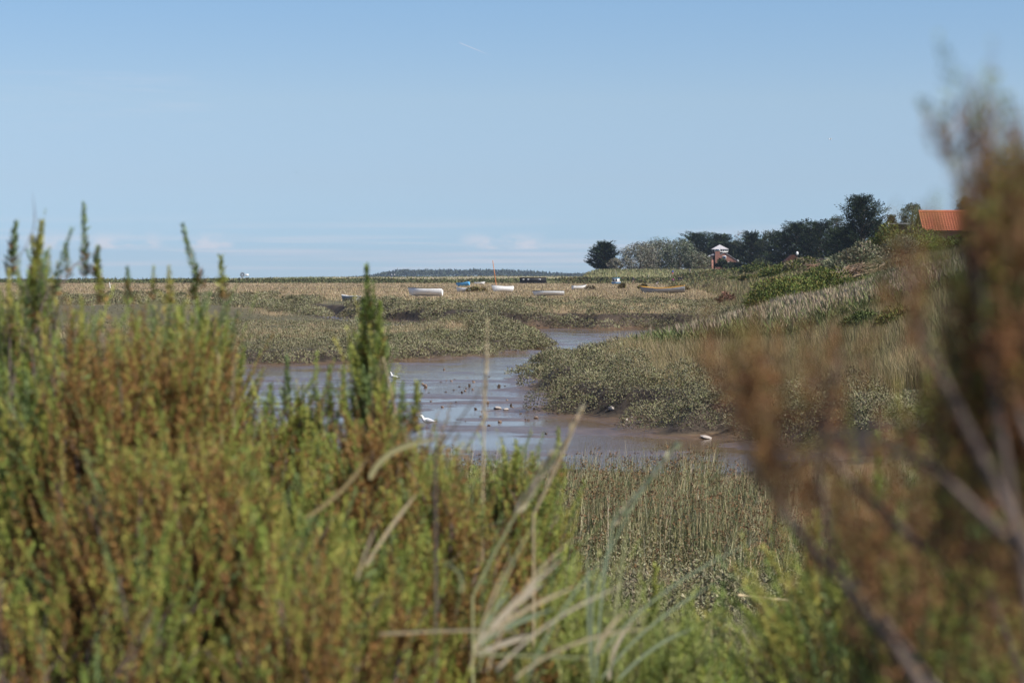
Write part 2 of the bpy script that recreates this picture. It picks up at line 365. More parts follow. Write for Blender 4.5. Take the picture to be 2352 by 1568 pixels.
BOATS = [((px - 1176) / F * Y, Y, l_) for px, Y, l_ in [(804, 241, 2.3), (978, 289, 4.3), (1064, 505, 3), (1065, 356, 2.2), (1101, 600, 2.7), (1155, 356, 3.4), (1261, 293, 3.9), (1330, 404, 2.6), (1524, 337, 6.3), (1416, 600, 3)]]
def bank_spots(n, y0, y1, x0, x1, d0, d1, mind):
    segs = []
    for pl in [creek] + gullies:
        for a, b in zip(pl, pl[1:] + pl[:1]): segs.append((*a, *b))
    sg = np.array(segs); ln = np.hypot(sg[:, 2] - sg[:, 0], sg[:, 3] - sg[:, 1]); i = rng.choice(len(sg), n, p=ln / ln.sum()); t = rng.random(n); off = rng.uniform(-d1 - 1, d1 + 1, n)
    ex, ey = sg[i, 2] - sg[i, 0], sg[i, 3] - sg[i, 1]; l_ = np.hypot(ex, ey); x = sg[i, 0] + ex * t - ey / l_ * off; y = sg[i, 1] + ey * t + ex / l_ * off
    k = (y > y0) & (y < y1) & (x > x0) & (x < x1) & (np.abs(x) < .3 * y); x, y = x[k], y[k]; d = ground_d(x, y); k = (d > d0) & (d < d1); out = []
    for a, b, c in zip(x[k], y[k], d[k]):
        m = mind * (1 + .12 * c) * (y0 + b) / (2 * y0)
        if all((a - p[0]) ** 2 + (b - p[1]) ** 2 > m * m for p in out[-400:]): out.append((a, b, c))
    return out
def mounds(name, label, spots, r0, r1, h0, h1, per, ls, cols=None):
    """cushions of purslane: leaves over lumpy low domes that merge and overhang the bank"""
    bag = Bag()
    for (x, y, d) in spots:
        r = rng.uniform(r0, r1); h = rng.uniform(h0, h1) * (.62 if 80 < y < 130 and x > 0 else 1); z = gz(x, y); n = int(per * (r / r1) ** 2); s = max(1, y / 60) * ls
        dv = rdir(n); dv[:, 2] = np.abs(dv[:, 2]) * 1.25 - .12; dv = nrm(dv); lump = .68 + .55 * fbm(dv[:, 0] * 2.2 + x * 3, dv[:, 1] * 2.2 + dv[:, 2] * 1.5 + y * 3, 65, 3)
        p = np.array([x, y, z - .02]) + dv * lump[:, None] * np.array([r, r, h]) * rng.uniform(.86, 1.04, (n, 1)); dd = nrm(dv * .35 + rdir(n) * .8 + np.array([0, 0, .45])); rl = dv + rdir(n) * .45
        k = p[:, 2] > .05; n = k.sum()
        bag.add(leaf_quads(p[k], dd[k], s * rng.uniform(.7, 1.4, n), s * .4 * rng.uniform(.7, 1.3, n), rl[k]), pal(cols or PURS, n, .16) * rng.uniform(.75, 1.25))
    return tag(bag.build(name, M['leaf']), label, kind='stuff')
mounds('purslane_cushions', 'bushy purslane cushions hanging over the right creek bank', bank_spots(26000, 47, 128, .2, 30, .02, 2.9, .86), .5, 1.05, .45, .9, 2300, .06)
mounds('purslane_cushions', 'bushy purslane cushions along the lip of the island', bank_spots(7000, 78, 150, -40, 3.2, .0, 3.2, .88), .6, 1.25, .35, .62, 1400, .058)
mounds('purslane_cushions', 'dark purslane cushions along the lips of the far banks and gullies', [q for q in bank_spots(30000, 152, 300, -70, 40, .0, 3.4, 1.15) if not (q[0] < -3.5 and q[1] < 190) and not any(abs(q[0] - bx) < bl and by - 28 < q[1] < by + 3 for bx, by, bl in BOATS)], .8, 1.7, .5, 1.0, 900, .05)

# ---------------- marsh grass
GOLD = [(.35, .27, .16), (.275, .22, .13), (.215, .18, .095), (.41, .33, .215)]
OLIV = [(.19, .175, .08), (.23, .195, .095), (.14, .125, .06), (.18, .14, .09)]
def marsh_grass(n, y0, y1, name, label):
    x, y = scatter(n, y0, y1, 1.9, xview(.30)); d = ground_d(x, y); up = x - np.interp(y, TOE_Y, TOE_X)
    k = (d > 1.2) & (up < 3); x, y, d = x[k], y[k], d[k]; n = len(x)
    g = sst(.40, .56, fbm(x * .05, y * .02, 51) * .6 + fbm(x * .3, y * .12, 55) * .4 + .12 * sst(220, 320, y) + .03 * sst(150, 200, y))
    keep = rng.random(n) < (.35 + .65 * g) * sst(1, 7, d); x, y, d, g = x[keep], y[keep], d[keep], g[keep]; n = len(x)
    h = (.12 + .24 * g) * rng.uniform(.6, 1.3, n)
    for bx, by, bl in BOATS:
        q = ((x - bx) / (bl * .75)) ** 2 + ((y - by + 4) / 7) ** 2; h = h * (1 - .7 * sst(1.4, .4, q)); h[(np.abs(x - bx) < bl * .5) & (np.abs(y - by) < .9)] = .01; wd = np.maximum(.012, y * .00022) * rng.uniform(.7, 1.3, n)
    isg = rng.random(n) < g * 1.1 - .05; cc = np.where(isg[:, None], pal(GOLD, n, .2), pal(OLIV, n, .2)) * (.6 + .8 * fbm(x * .15, y * .06, 77)[:, None])
    b = Bag().add(blade_quads(np.stack([x, y, ground(x, y, d) - .02], 1), h, wd, rng.normal(size=(n, 2)) * .1 + [-.05, 0]), cc)
    tag(b.build(name, M['grass']), label, kind='stuff')
marsh_grass(420000, 84, 690, 'marsh_grass', 'golden and olive marsh grass around the beached boats')

# grass of the right-hand land in front of the reeds
def tall_grass(name, label, n, y0, y1, xf, h0, h1, cols, wts, wk=.00016, lean=.12, mask=None, pw=1.5, hillmax=99):
    x, y = scatter(n, y0, y1, pw, xf); d = ground_d(x, y); k = (d > 1.0) & (x - np.interp(y, TOE_Y, TOE_X) < hillmax)
    if mask is not None: k &= mask(x, y)
    x, y, d = x[k], y[k], d[k]; n = len(x); v = fbm(x * .5, y * .5, 81)
    b = Bag().add(blade_quads(np.stack([x, y, ground(x, y, d) - .02], 1), lerp(h0, h1, rng.random(n)) * (.6 + .8 * v), np.maximum(.004, y * wk) * rng.uniform(.6, 1.3, n), rng.normal(size=(n, 2)) * lean + [-.06, 0]),
                  pal(cols, n, .2, wts) * (.65 + .7 * fbm(x * .9, y * .9, 83)[:, None]))
    return tag(b.build(name, M['grass']), label, kind='stuff')
rland = lambda x, y: (x > 2 + (y - 70) * .09) & (ground_d(x, y) > 2.3 + 1.8 * (noise(x * .5, y * .5, 85) - .5))
tall_grass('tall_grass', 'dry golden grass between the purslane bank and the reeds', 210000, 54, 124, lambda y, r: 1 + r * (y * .22), .40, .80, [(.36, .275, .15), (.29, .23, .125), (.22, .19, .09), (.42, .34, .21)] + OLIV[:2], (.2, .2, .17, .1, .18, .15), mask=lambda x, y: rland(x, y) & (fbm(x * .25, y * .25, 88) > .30 - .2 * sst(62, 78, y)))
tall_grass('bank_grass', 'pale green grass on the sea bank under the trees', 50000, 640, 760, lambda y, r: 10 + r * 110, .5, .9, [(.23, .225, .11), (.17, .18, .08), (.30, .27, .15)], None, .0003)
tall_grass('dune_grass', 'sandy dune grass along the skyline', 40000, 880, 1100, xview(.3), .3, .6, [(.34, .29, .16), (.20, .20, .085), (.13, .15, .055)], None, .00022)
tall_grass('slope_grass', 'rough grass and weeds covering the right hand slope', 190000, 60, 690, lambda y, r: np.interp(y, TOE_Y, TOE_X) - 1 + r * y * .15, .4, .9, [(.16, .16, .07), (.22, .19, .09), (.11, .12, .05), (.30, .24, .14), (.15, .11, .07)], None, .00022, pw=1.7)
tall_grass('shore_grass', 'short mixed grass on the near shore', 60000, 7, 33, lambda y, r: -y * .16 + r * y * .44, .12, .4, [(.16, .17, .06), (.24, .2, .1), (.10, .12, .045), (.32, .27, .17)], None, .00022, pw=1.2)

# reeds: green stems, leaves, mauve plumes leaning left
def reeds(n):
    y = rng.uniform(84, 112, n); f = rng.random(n); x = 4.6 + (y - 86) * .18 + f ** .8 * 13
    d = ground_d(x, y); k = (d > 2.5); x, y, d = x[k], y[k], d[k]; n = len(x)
    edge = sst(0, 5, x - 4.6 - (y - 86) * .18); h = lerp(.6, 1.4, edge) * rng.uniform(.75, 1.08, n) * (.85 + .3 * noise(x * .6, y * .6, 91)) * lerp(1, .6, sst(11.5, 15.5, x))
    base = np.stack([x, y, ground(x, y, d)], 1); ln = rng.normal(size=(n, 2)) * .07 + [-.1, 0]; tip = base + np.stack([ln[:, 0], ln[:, 1], h], 1)
    g = Bag().add(blade_quads(base, h, .016, ln, .1), pal([(.20, .19, .09), (.15, .17, .08), (.27, .24, .13)], n, .2))
    for q in range(5):
        t = rng.uniform(.25, .9, n)[:, None]; p = base + (tip - base) * t; a = rng.uniform(0, math.tau, n)
        dd = nrm(np.stack([np.cos(a) * .5 - .1, np.sin(a) * .5, rng.uniform(.5, 1.1, n)], 1))
        g.add(leaf_quads(p, dd, rng.uniform(.3, .55, n), .03), pal([(.17, .195, .08), (.13, .16, .06), (.21, .215, .10), (.30, .25, .13)], n, .2, (.35, .35, .15, .15)))
    r = tag(g.build('reed_bed', M['grass']), 'green reeds with mauve plumes standing on the right hand land', kind='stuff')
    m = (rng.random(n) < .55) & (h > .75); p = tip[m]; k = m.sum(); g = Bag()
    for q in range(3):
        dd = nrm(np.stack([rng.normal(-.22, .12, k), rng.normal(0, .12, k), np.ones(k)], 1))
        g.add(leaf_quads(p - [0, 0, .06 * q], dd, rng.uniform(.2, .36, k), rng.uniform(.03, .05, k)), pal([(.31, .25, .175), (.24, .19, .135), (.38, .31, .22)], k, .2))
    g.build('plumes', M['grass'], r)['kind'] = 'stuff'
reeds(15000)

# rushes on the near shore with brown flower clusters
def rushes(n, y0, y1, x0, x1, hh):
    y = rng.uniform(y0, y1, n); x = lerp(x0, x1, rng.random(n)) * (y / 26); d = ground_d(x, y)
    cl = fbm(x * .8, y * .8, 95, 3); k = (d > .6) & (rng.random(n) < sst(.42, .56, cl) + .05); x, y, d = x[k], y[k], d[k]; n = len(x)
    base = np.stack([x, y, ground(x, y, d) - .02], 1); h = hh * rng.uniform(.55, 1.12, n) * (.75 + .5 * noise(x * 1.2, y * 1.2, 97)); ln = rng.normal(size=(n, 2)) * .13 * rng.random((n, 1)) ** .5 + [.03, 0]
    g = Bag().add(blade_quads(base, h, rng.uniform(.005, .010, n), ln, .1), pal([(.18, .19, .09), (.12, .14, .07), (.36, .30, .16), (.26, .235, .12), (.56, .48, .31)], n, .2, (.27, .25, .2, .18, .1)))
    r = tag(g.build('rushes', M['grass']), 'stiff green rushes at the near edge of the creek', kind='stuff')
    m = rng.random(n) < .22; k = m.sum(); p = base[m] + np.stack([ln[m, 0] * .8, ln[m, 1] * .8, h[m] * .86], 1); g = Bag()
    for q in range(6):
        g.add(leaf_quads(p + rng.normal(size=(k, 3)) * .012, nrm(rdir(k) + [0, 0, .8]), .035, .012), pal([(.13, .075, .04), (.19, .11, .055)], k, .2))
    g.build('flower_clusters', M['leaf'], r)['kind'] = 'stuff'
rushes(26000, 20, 27.5, -1.6, 4.6, .66)
rushes(7000, 26.5, 31, -2.2, 2.4, .74)
mounds('purslane_cushions', 'pale rounded purslane cushions on the near shore before the rushes', [(a, b, 1) for a, b in zip(rng.uniform(.7, 3.0, 26), rng.uniform(14.5, 19.5, 26))], .35, .75, .3, .55, 3600, .040, [(.19, .18, .10), (.155, .15, .08), (.22, .20, .125), (.13, .11, .07)])

# ------------------------------------------------------------------ plants built one by one
def lobe_shrub(name, label, cat, px, Y, wpx, toppy, cols, wts=None, n=2600, ls=None, group=None, depth=1.0, lobes=9, z0=None, spiky=.5, stems=True, up=.5, fill=1.0):
    """a rounded shrub of leaf-covered lobes, standing on the ground at distance Y"""
    x = (px - 1176) / F * Y; base = gz(x, Y) if z0 is None else z0; top = P(px, toppy, Y).z; h = max(.25, top - base); rx = wpx / F * Y * .5
    r = empty(name, (x, Y, base - .03), 0, label, cat, group); ls = ls or max(.03, Y * .0011)
    g = Bag(); per = n // lobes; tr = Bag()
    for i in range(lobes):
        a = rng.uniform(0, math.tau); q = math.sqrt(rng.random()) * .72
        if i == 0: q = .12
        cx, cy = math.cos(a) * q * rx, math.sin(a) * q * rx * depth; lh = h * (1 - .45 * q ** 2) * rng.uniform(.78, 1.0) if i else h
        lr = rx * rng.uniform(.36, .55); cz = max(lh - lr * .75, lh * .45)
        dv = rdir(per); dv[:, 2] = np.abs(dv[:, 2]) * 1.3 - .45; dv = nrm(dv); rr = rng.uniform(.55, 1.05, per) ** .6
        hz = min(lr, lh - cz + .001) if lh > cz else lr
        p = np.array([cx, cy, cz]) + dv * rr[:, None] * np.array([lr, lr * depth, max(hz, .4 * lh)]); p[:, 2] = np.maximum(p[:, 2], .02 * h)
        dd = nrm(dv * spiky + rdir(per) * .7 + np.array([0, 0, up]))
        tone = rng.uniform(.75, 1.25)
        g.add(leaf_quads(p, dd, ls * rng.uniform(.7, 1.5, per), ls * .45 * rng.uniform(.7, 1.3, per), dv + rdir(per) * .5), pal(cols, per, .22, wts) * tone)
        if stems:
            tr.add(tube_quads([(cx * .1, cy * .1, -.05), (cx * .5, cy * .5, cz * .5), (cx, cy, cz)], [max(.012, h * .03), max(.01, h * .02), max(.005, h * .008)], 4), (.1, .08, .06))
    g.build('foliage', M['leaf'], r)
    if stems: tr.build('stem', M['bark'], r)
    return r

GREEN = [(.095, .125, .03), (.13, .15, .04), (.06, .085, .022), (.17, .155, .045)]
DGREEN = [(.035, .05, .02), (.05, .065, .025), (.025, .037, .015)]
DRY = [(.20, .16, .10), (.15, .125, .08), (.12, .11, .06), (.25, .21, .14)]
SAGE = [(.15, .16, .095), (.11, .12, .07), (.19, .19, .12)]
RUST = [(.13, .09, .04), (.10, .095, .035), (.16, .12, .045)]
# marsh shrubs among the boats
for (px, Y, wpx, top, lab, cl) in [
    (1090, 356, 60, 661, 'low olive shrub in the grass just left of the masted white boat', RUST),
    (1361, 400, 34, 659, 'small dark shrub touching the right end of the pale dinghy', DRY),
    (1430, 430, 16, 654, 'tiny brown shrub in open grass below the cabin boat', RUST),
    (1478, 420, 20, 655, 'small twiggy shrub in the grass left of the yellow rimmed boat', RUST),
    (1560, 380, 52, 655, 'round bushy shrub behind the right end of the yellow rimmed boat', RUST),
    (1627, 400, 24, 655, 'small brown shrub in the grass right of the yellow rimmed boat', DRY),
    (1660, 420, 34, 652, 'brown shrub between a smaller brown shrub and a yellow green one', DRY),
    (1711, 380, 60, 646, 'yellow green shrub at the right edge of the golden marsh', GREEN),
    (1668, 190, 44, 675, 'reddish dry shrub in the golden grass left of the green thicket', [(.2, .1, .07), (.16, .11, .07)]),
    (575, 300, 22, 674, 'small dark shrub on the open marsh at left', DRY)]:
    lobe_shrub('shrub', lab, 'shrub', px, Y, wpx, top, cl, n=500, lobes=4, group='shrubs dotted over the marsh', depth=.8)

# green thicket behind the reeds and shrubs up the slope
k = 0
thick = [
 (1760, 128, 120, 662, 'dark green shrub at the left foot of the thicket behind the reeds', GREEN, 3200), (1835, 132, 170, 630, 'broad yellow green shrub in the middle of the thicket behind the reeds', GREEN, 4500),
 (1920, 134, 170, 618, 'bright green shrub right of centre in the thicket behind the reeds', GREEN, 4500), (2000, 128, 160, 632, 'olive green shrub at the right end of the thicket behind the reeds', GREEN, 4000),
 (2085, 120, 150, 610, 'dull green shrub above the right end of the reeds', SAGE, 3500), (2180, 115, 170, 590, 'green shrub on the slope under the tiled house', GREEN, 3500),
 (1985, 76, 130, 712, 'dark green shrub with bright leaves in the grass right of the reeds', [(.05, .07, .022), (.08, .10, .03), (.035, .05, .018), (.13, .16, .06)], 4500), (2060, 74, 120, 700, 'brown tinged shrub leaning on the dark green one right of the reeds', GREEN + RUST, 3800),
 (2070, 50, 170, 935, 'grey green purslane mound right of the creek bend', PURS, 6500), (1900, 57, 150, 900, 'brownish purslane mound between creek bend and blurred twigs', PURS, 4000)]
for (px, Y, wpx, top, lab, cl, n) in thick:
    lobe_shrub('shrub', lab, 'shrub', px, Y, wpx, top, cl, n=n, lobes=11, group='shrubs right of the creek', ls=max(.06, Y * .0011), depth=.9)
slope = [(1990, 200, 150, 556, 'big tan shrub on the crest below the tall dark pine', DRY + SAGE), (1920, 210, 90, 585, 'greyish shrub left of the big tan shrub on the crest', SAGE), (2070, 205, 130, 540, 'sage green shrub right of the big tan shrub', SAGE),
 (2110, 215, 150, 520, 'bright green bush under the television aerial', GREEN), (2040, 222, 110, 524, 'leafy green bush at the foot of the aerial pole', GREEN), (2190, 212, 150, 540, 'vivid green bush below the tiled roof eaves', [(.10, .15, .03), (.07, .11, .025)]),
 (2150, 185, 130, 580, 'dry brown shrub on the slope below the tiled house', DRY), (2260, 190, 160, 560, 'dry tan shrub right below the tiled house', DRY),
 (1850, 290, 100, 590, 'olive shrub on the slope in front of the dark pines', GREEN + DRY), (1790, 300, 90, 606, 'low green shrub at the foot of the dark pines', GREEN), (1905, 260, 90, 594, 'pale leafed shrub left of the brush heap', SAGE + DRY), (1740, 420, 80, 604, 'dark green bush beside the pines at the slope foot', DGREEN + GREEN),
 (1690, 520, 80, 620, 'low olive bush on the marsh edge under the house', GREEN), (1800, 190, 150, 635, 'low brownish bush on the lower slope above the thicket', RUST + GREEN), (1880, 170, 120, 612, 'green bush just left of the brush heap', GREEN), (2080, 165, 130, 600, 'dark brown bush right of the brush heap', RUST + DRY),
 (1740, 330, 110, 632, 'rusty olive bush on the marsh edge above the yellow green shrub', RUST + GREEN)]
for (px, Y, wpx, top, lab, cl) in slope:
    lobe_shrub('shrub', lab, 'shrub', px, Y, wpx, top, cl, n=2600, lobes=9, group='shrubs on the right hand slope')
# scrub line at the foot of the sea bank and along the far marsh edge
far_scrub = Bag()
def scrub_strip(n, y0, y1, x0, x1, hh, cols, seed):
    y = rng.uniform(y0, y1, n); x = lerp(x0, x1, rng.random(n)); m = fbm(x * .12, y * .07, seed, 3); k = m > .42; x, y, m = x[k], y[k], m[k]; n = len(x)
    z = ground(x, y) + hh * np.clip((m - .4) * 5, 0, 1) * rng.uniform(.1, 1, n); s = y * .0010
    far_scrub.add(leaf_quads(np.stack([x, y, z], 1), nrm(rdir(n) + [0, 0, .5]), s * rng.uniform(.7, 1.4, n), s * .5), pal(cols, n, .25) * (.6 + .8 * fbm(x * .06, y * .05, seed + 3)[:, None]))
scrub_strip(26000, 640, 690, 14, 80, 1.5, [(.085, .095, .035), (.12, .11, .045), (.11, .085, .045), (.06, .075, .03)], 111)
scrub_strip(16000, 480, 640, 44, 90, 1.6, [(.085, .105, .035), (.12, .12, .045), (.11, .085, .045)], 121)
scrub_strip(16000, 330, 640, 36, 95, 1.4, [(.085, .10, .035), (.13, .115, .05), (.15, .125, .07)], 125)
scrub_strip(34000, 680, 800, -230, 20, 1.3, [(.085, .10, .04), (.07, .08, .035), (.12, .12, .055)], 131)
tag(far_scrub.build('scrub', M['leaf']), 'low dark scrub along the far edge of the marsh', kind='stuff')

# ------------------------------------------------------------------ trees
def tree(name, label, px, Y, wpx, toppy, basepy, style, cols, wts=None, n=6000, group='trees behind the marsh', trunk=.4, crown0=.15, clumps=70):
    """tapered trunk with limbs; crown of leaf clumps set on the limb ends"""
    x = (px - 1176) / F * Y; zb = P(px, basepy, Y).z; zt = P(px, toppy, Y).z; h = zt - zb; rx = wpx / F * Y * (.5 if style == 'round' else .57)
    zb0 = min(zb, gz(x, Y)); r = empty(name, (x, Y, zb0 - .1), 0, label, 'tree', group); o = zb - zb0
    wood = Bag(); ct = rng.normal(0, .05, 2) * h; cr = h * crown0
    wood.add(tube_quads([(0, 0, -.3), (ct[0] * .3, ct[1] * .3, o + h * .3), (ct[0], ct[1], o + h * .7), (ct[0], ct[1], o + h * .93)], [trunk, trunk * .75, trunk * .4, trunk * .1], 6), (.1, .08, .06))
    if style != 'round': n = int(n * 1.5); clumps = int(clumps * 1.35)
    g = Bag(); per = n // clumps; px_m = Y * .00044
    for i in range(clumps):
        t = (i + rng.random()) / clumps; a = i * 2.39996 + rng.uniform(-.4, .4)
        if style == 'pine': prof = np.interp(t, [0, .12, .32, .55, .75, .9, 1], [.5, .9, 1.04, .86, .56, .3, .1]) * rng.uniform(.65, 1.12)
        elif style == 'cypress': prof = np.interp(t, [0, .3, .55, .8, .93, 1], [.85, 1, .92, .66, .42, .14]) * rng.uniform(.65, 1.1)
        elif style == 'spire': prof = (1 - t) ** .8 * rng.uniform(.6, 1.1)
        else: prof = math.sqrt(max(0.02, 1 - (2 * t - .85) ** 2 / 1.4)) * rng.uniform(.5, 1.05)
        q = rx * prof * (rng.random() ** .4 if style in ('pine', 'cypress', 'spire') else 1); cz = o + cr + (h - cr) * t * .95; ccx, ccy = ct[0] * t + math.cos(a) * q * .85, ct[1] * t + math.sin(a) * q * .85
        if style in ('pine', 'cypress', 'spire'): rad = np.array([.40, .17, .085]) * rx * rng.uniform(.7, 1.3) * np.array([1, 1, min(2, h / rx / 1.8)])
        else: rad = np.array([.24, .24, .20]) * rx * rng.uniform(.8, 1.5)
        wood.add(tube_quads([(ct[0] * t * .6, ct[1] * t * .6, max(o * .5, cz - q * .45)), (ccx * .6, ccy * .6, cz - q * .12), (ccx, ccy, cz)], [trunk * .3 * (1 - t * .7), trunk * .2 * (1 - t * .7), .03], 4), (.1, .08, .06))
        dn = rdir(per); dv = dn * (rng.random(per) ** .45)[:, None] * rad
        if style in ('pine', 'cypress', 'spire'): dv = np.stack([dv[:, 0] * math.cos(a) - dv[:, 1] * math.sin(a), dv[:, 0] * math.sin(a) + dv[:, 1] * math.cos(a), dv[:, 2] + .38 * dv[:, 0]], 1)
        p = np.array([ccx, ccy, cz]) + dv
        out = np.array([math.cos(a), math.sin(a), .0])
        if style in ('pine', 'cypress', 'spire'): dd = nrm(out * .9 + rdir(per) * .55 + np.array([0, 0, .55])); ls, lw = px_m * rng.uniform(1.4, 3.2, per), px_m * rng.uniform(.5, .9, per)
        else: dd = rdir(per); ls, lw = px_m * rng.uniform(1.0, 1.9, per), px_m * rng.uniform(.5, 1.0, per)
        g.add(leaf_quads(p, dd, ls, lw, dn + rdir(per) * .6 + [0, 0, .3]), pal(cols, per, .25, wts) * rng.uniform(.75, 1.25))
    g.build('crown', M['needle'] if style in ('pine', 'cypress', 'spire') else M['leaf'], r); wood.build('trunk', M['bark'], r)
    return r
rng = np.random.default_rng(21)
PINE = [(.020, .034, .017), (.030, .047, .022), (.014, .024, .012), (.050, .066, .030)]
OLVT = [(.045, .055, .024), (.06, .065, .03), (.035, .045, .02)]
WILL = [(.13, .135, .085), (.09, .10, .055), (.23, .23, .18), (.065, .075, .04)]
tree('pine_tree', 'lone dark pine with layered branches at the left end of the tree line', 1386, 745, 70, 556, 624, 'pine', PINE, n=7500, clumps=75, trunk=.5, crown0=.12)
tree('willow_tree', 'silvery grey willow just right of the lone pine', 1470, 740, 110, 560, 624, 'round', [(.19, .18, .135), (.14, .135, .09), (.27, .26, .21), (.09, .09, .055)], n=8000, crown0=.06)
tree('willow_tree', 'tall grey green willow in the middle of the pale trees', 1512, 750, 110, 551, 624, 'round', WILL, n=8000, crown0=.08)
tree('willow_tree', 'green willow with silver leaves right of centre of the pale trees', 1560, 742, 110, 554, 625, 'round', [(.10, .115, .065), (.07, .085, .045), (.20, .21, .15)], n=8000, crown0=.08)
tree('willow_tree', 'low grey green willow beside the brick tower house', 1602, 735, 66, 580, 625, 'round', WILL, n=5000, crown0=.03)
tree('willow_tree', 'small grey bush willow in front of the lone pine', 1412, 735, 40, 594, 624, 'round', [(.17, .16, .12), (.12, .115, .08)], n=2500, crown0=.0, clumps=30)
tree('pine_tree', 'dark pine rising behind the pale trees left of the tower', 1600, 800, 84, 534, 620, 'cypress', PINE, n=6500, crown0=.1)
tree('pine_tree', 'dark pine directly behind the tower roof', 1655, 810, 84, 537, 620, 'cypress', PINE + OLVT[:1], n=6500, crown0=.1)
tree('oak_tree', 'olive round tree right of the tower roof', 1690, 790, 60, 552, 620, 'round', OLVT, n=4500, crown0=.05)
tree('pine_tree', 'dark pine right beside the brick house', 1722, 700, 74, 532, 622, 'pine', PINE, n=6500, crown0=.0)
tree('oak_tree', 'muted green tree between two dark pines right of the house', 1765, 690, 70, 528, 620, 'round', OLVT, n=5500, crown0=.0)
tree('pine_tree', 'broad black green pine left of the middle of the dark grove', 1826, 600, 110, 508, 620, 'cypress', PINE, n=9000, crown0=.0, clumps=90)
tree('pine_tree', 'dense dark pine in the middle of the grove with a lower top', 1885, 590, 110, 506, 615, 'cypress', PINE, n=9000, crown0=.0, clumps=90)
tree('oak_tree', 'mid green tree top showing behind the dark grove', 1918, 640, 70, 492, 600, 'round', OLVT, n=5000, crown0=.05)
tree('cypress_tree', 'tallest dark cypress with a spreading ragged dome', 1984, 470, 112, 446, 590, 'cypress', PINE, n=14000, crown0=.0, clumps=120, trunk=.6)
tree('pine_tree', 'low dark pine filling the gap under the tallest cypress', 1945, 520, 80, 520, 600, 'cypress', PINE, n=6000, crown0=.0)
tree('spruce_tree', 'small dark spire tree right of the tallest cypress', 2052, 460, 34, 493, 560, 'spire', PINE, n=2500, crown0=.0, clumps=40)
tree('oak_tree', 'airy grey green tree left of the tiled roof', 2092, 400, 76, 466, 556, 'round', [(.07, .085, .05), (.10, .11, .07), (.05, .065, .035)], n=6500, crown0=.05)
tree('pine_tree', 'dark low tree behind the television aerial', 2062, 420, 60, 512, 560, 'cypress', PINE, n=4500, crown0=.0)
tree('oak_tree', 'dark round tree rising behind the tiled roof', 2225, 300, 80, 450, 530, 'round', OLVT, n=5500, crown0=.1)
tree('bare_tree', 'thin leafless tree top behind the pines right of the tower', 1700, 830, 50, 532, 610, 'round', [(.2, .17, .15)], n=500, crown0=.3, clumps=60, trunk=.25)
tree('pine_tree', 'low dark pine between the tower and the olive tree', 1668, 790, 70, 556, 622, 'cypress', PINE, n=4500, crown0=.0)
tree('pine_tree', 'dark bushy pine filling the gap right of the house', 1746, 720, 60, 548, 622, 'cypress', PINE, n=4500, crown0=.0)
tree('pine_tree', 'dark pine between the muted green tree and the broad pine', 1792, 660, 70, 530, 622, 'cypress', PINE, n=4500, crown0=.0)
tree('pine_tree', 'dark pine top between the two broad pines', 1856, 640, 80, 524, 622, 'cypress', PINE, n=4500, crown0=.0)
tree('pine_tree', 'dark low pine left of the tallest cypress', 1925, 560, 80, 530, 622, 'cypress', PINE, n=4500, crown0=.0)
tree('pine_tree', 'dark pine at the right foot of the tallest cypress', 2018, 500, 80, 505, 622, 'cypress', PINE, n=4500, crown0=.0)
tree('pine_tree', 'dark pine just behind the left side of the tower', 1640, 790, 60, 556, 622, 'cypress', PINE, n=4500, crown0=.0)
lobe_shrub('shrub', 'dark shrub hiding the foot of the brick house', 'shrub', 1656, 716, 26, 599, DGREEN, n=900, lobes=5, group='shrubs at the house', z0=P(1656, 622, 716).z)
lobe_shrub('shrub', 'low dark hedge shrub along the right of the brick house', 'shrub', 1682, 714, 36, 606, DGREEN, n=900, lobes=5, group='shrubs at the house', z0=P(1682, 622, 714).z)
lobe_shrub('shrub', 'grey olive shrub at the foot of the pines right of the house', 'shrub', 1745, 640, 70, 598, OLVT, n=1800, lobes=7, group='shrubs at the house')
# distant wood
g = Bag(); n = 9000; x = rng.uniform(-290, 160, n); y = 4000 + rng.uniform(-60, 250, n)
prof = 4 + 13 * sst(-275, -190, x) * (.93 + .14 * fbm(x * .03, y * .01, 141)) - 7 * sst(-30, 110, x) + 2.2 * (noise(x * .12, y * .02, 143) - .5)
z = 1 + prof * rng.random(n) ** .5
g.add(leaf_quads(np.stack([x, y, z], 1), nrm(rdir(n) + [0, 0, .4]), 4.2 * rng.uniform(.7, 1.4, n), 2.6), pal([(.04, .055, .03), (.05, .065, .035), (.03, .042, .025)], n, .2))
tag(g.build('distant_wood', M['leaf']), 'long low wood on the horizon, blue with distance', kind='stuff')

# ------------------------------------------------------------------ houses
def brick_mat(name, c1, c2, mortar, scale):
    m, t, b = mat_base(name, .85, .15); tc = N(t, 'ShaderNodeTexCoord'); mp = N(t, 'ShaderNodeMapping'); mp.inputs['Rotation'].default_value = (math.pi / 2, 0, 0)
    L(t, tc, 'Object', mp, 0); br = N(t, 'ShaderNodeTexBrick', i_Color1=(*c1, 1), i_Color2=(*c2, 1), i_Mortar=(*mortar, 1), i_Scale=scale); L(t, mp, 0, br, 'Vector')
    n = N(t, 'ShaderNodeTexNoise', i_Scale=.8, i_Detail=5); L(t, tc, 'Object', n, 'Vector'); mr = N(t, 'ShaderNodeMapRange'); L(t, n, 'Fac', mr, 0); mr.inputs[3].default_value = .7; mr.inputs[4].default_value = 1.3
    mx = N(t, 'ShaderNodeMix', data_type='RGBA', blend_type='MULTIPLY'); mx.inputs[0].default_value = 1; L(t, br, 0, mx, 6); L(t, mr, 0, mx, 7); L(t, mx, 2, b, 'Base Color')
    return m
M['brick'] = brick_mat('brick', (.30, .13, .095), (.25, .105, .08), (.28, .2, .16), 4)
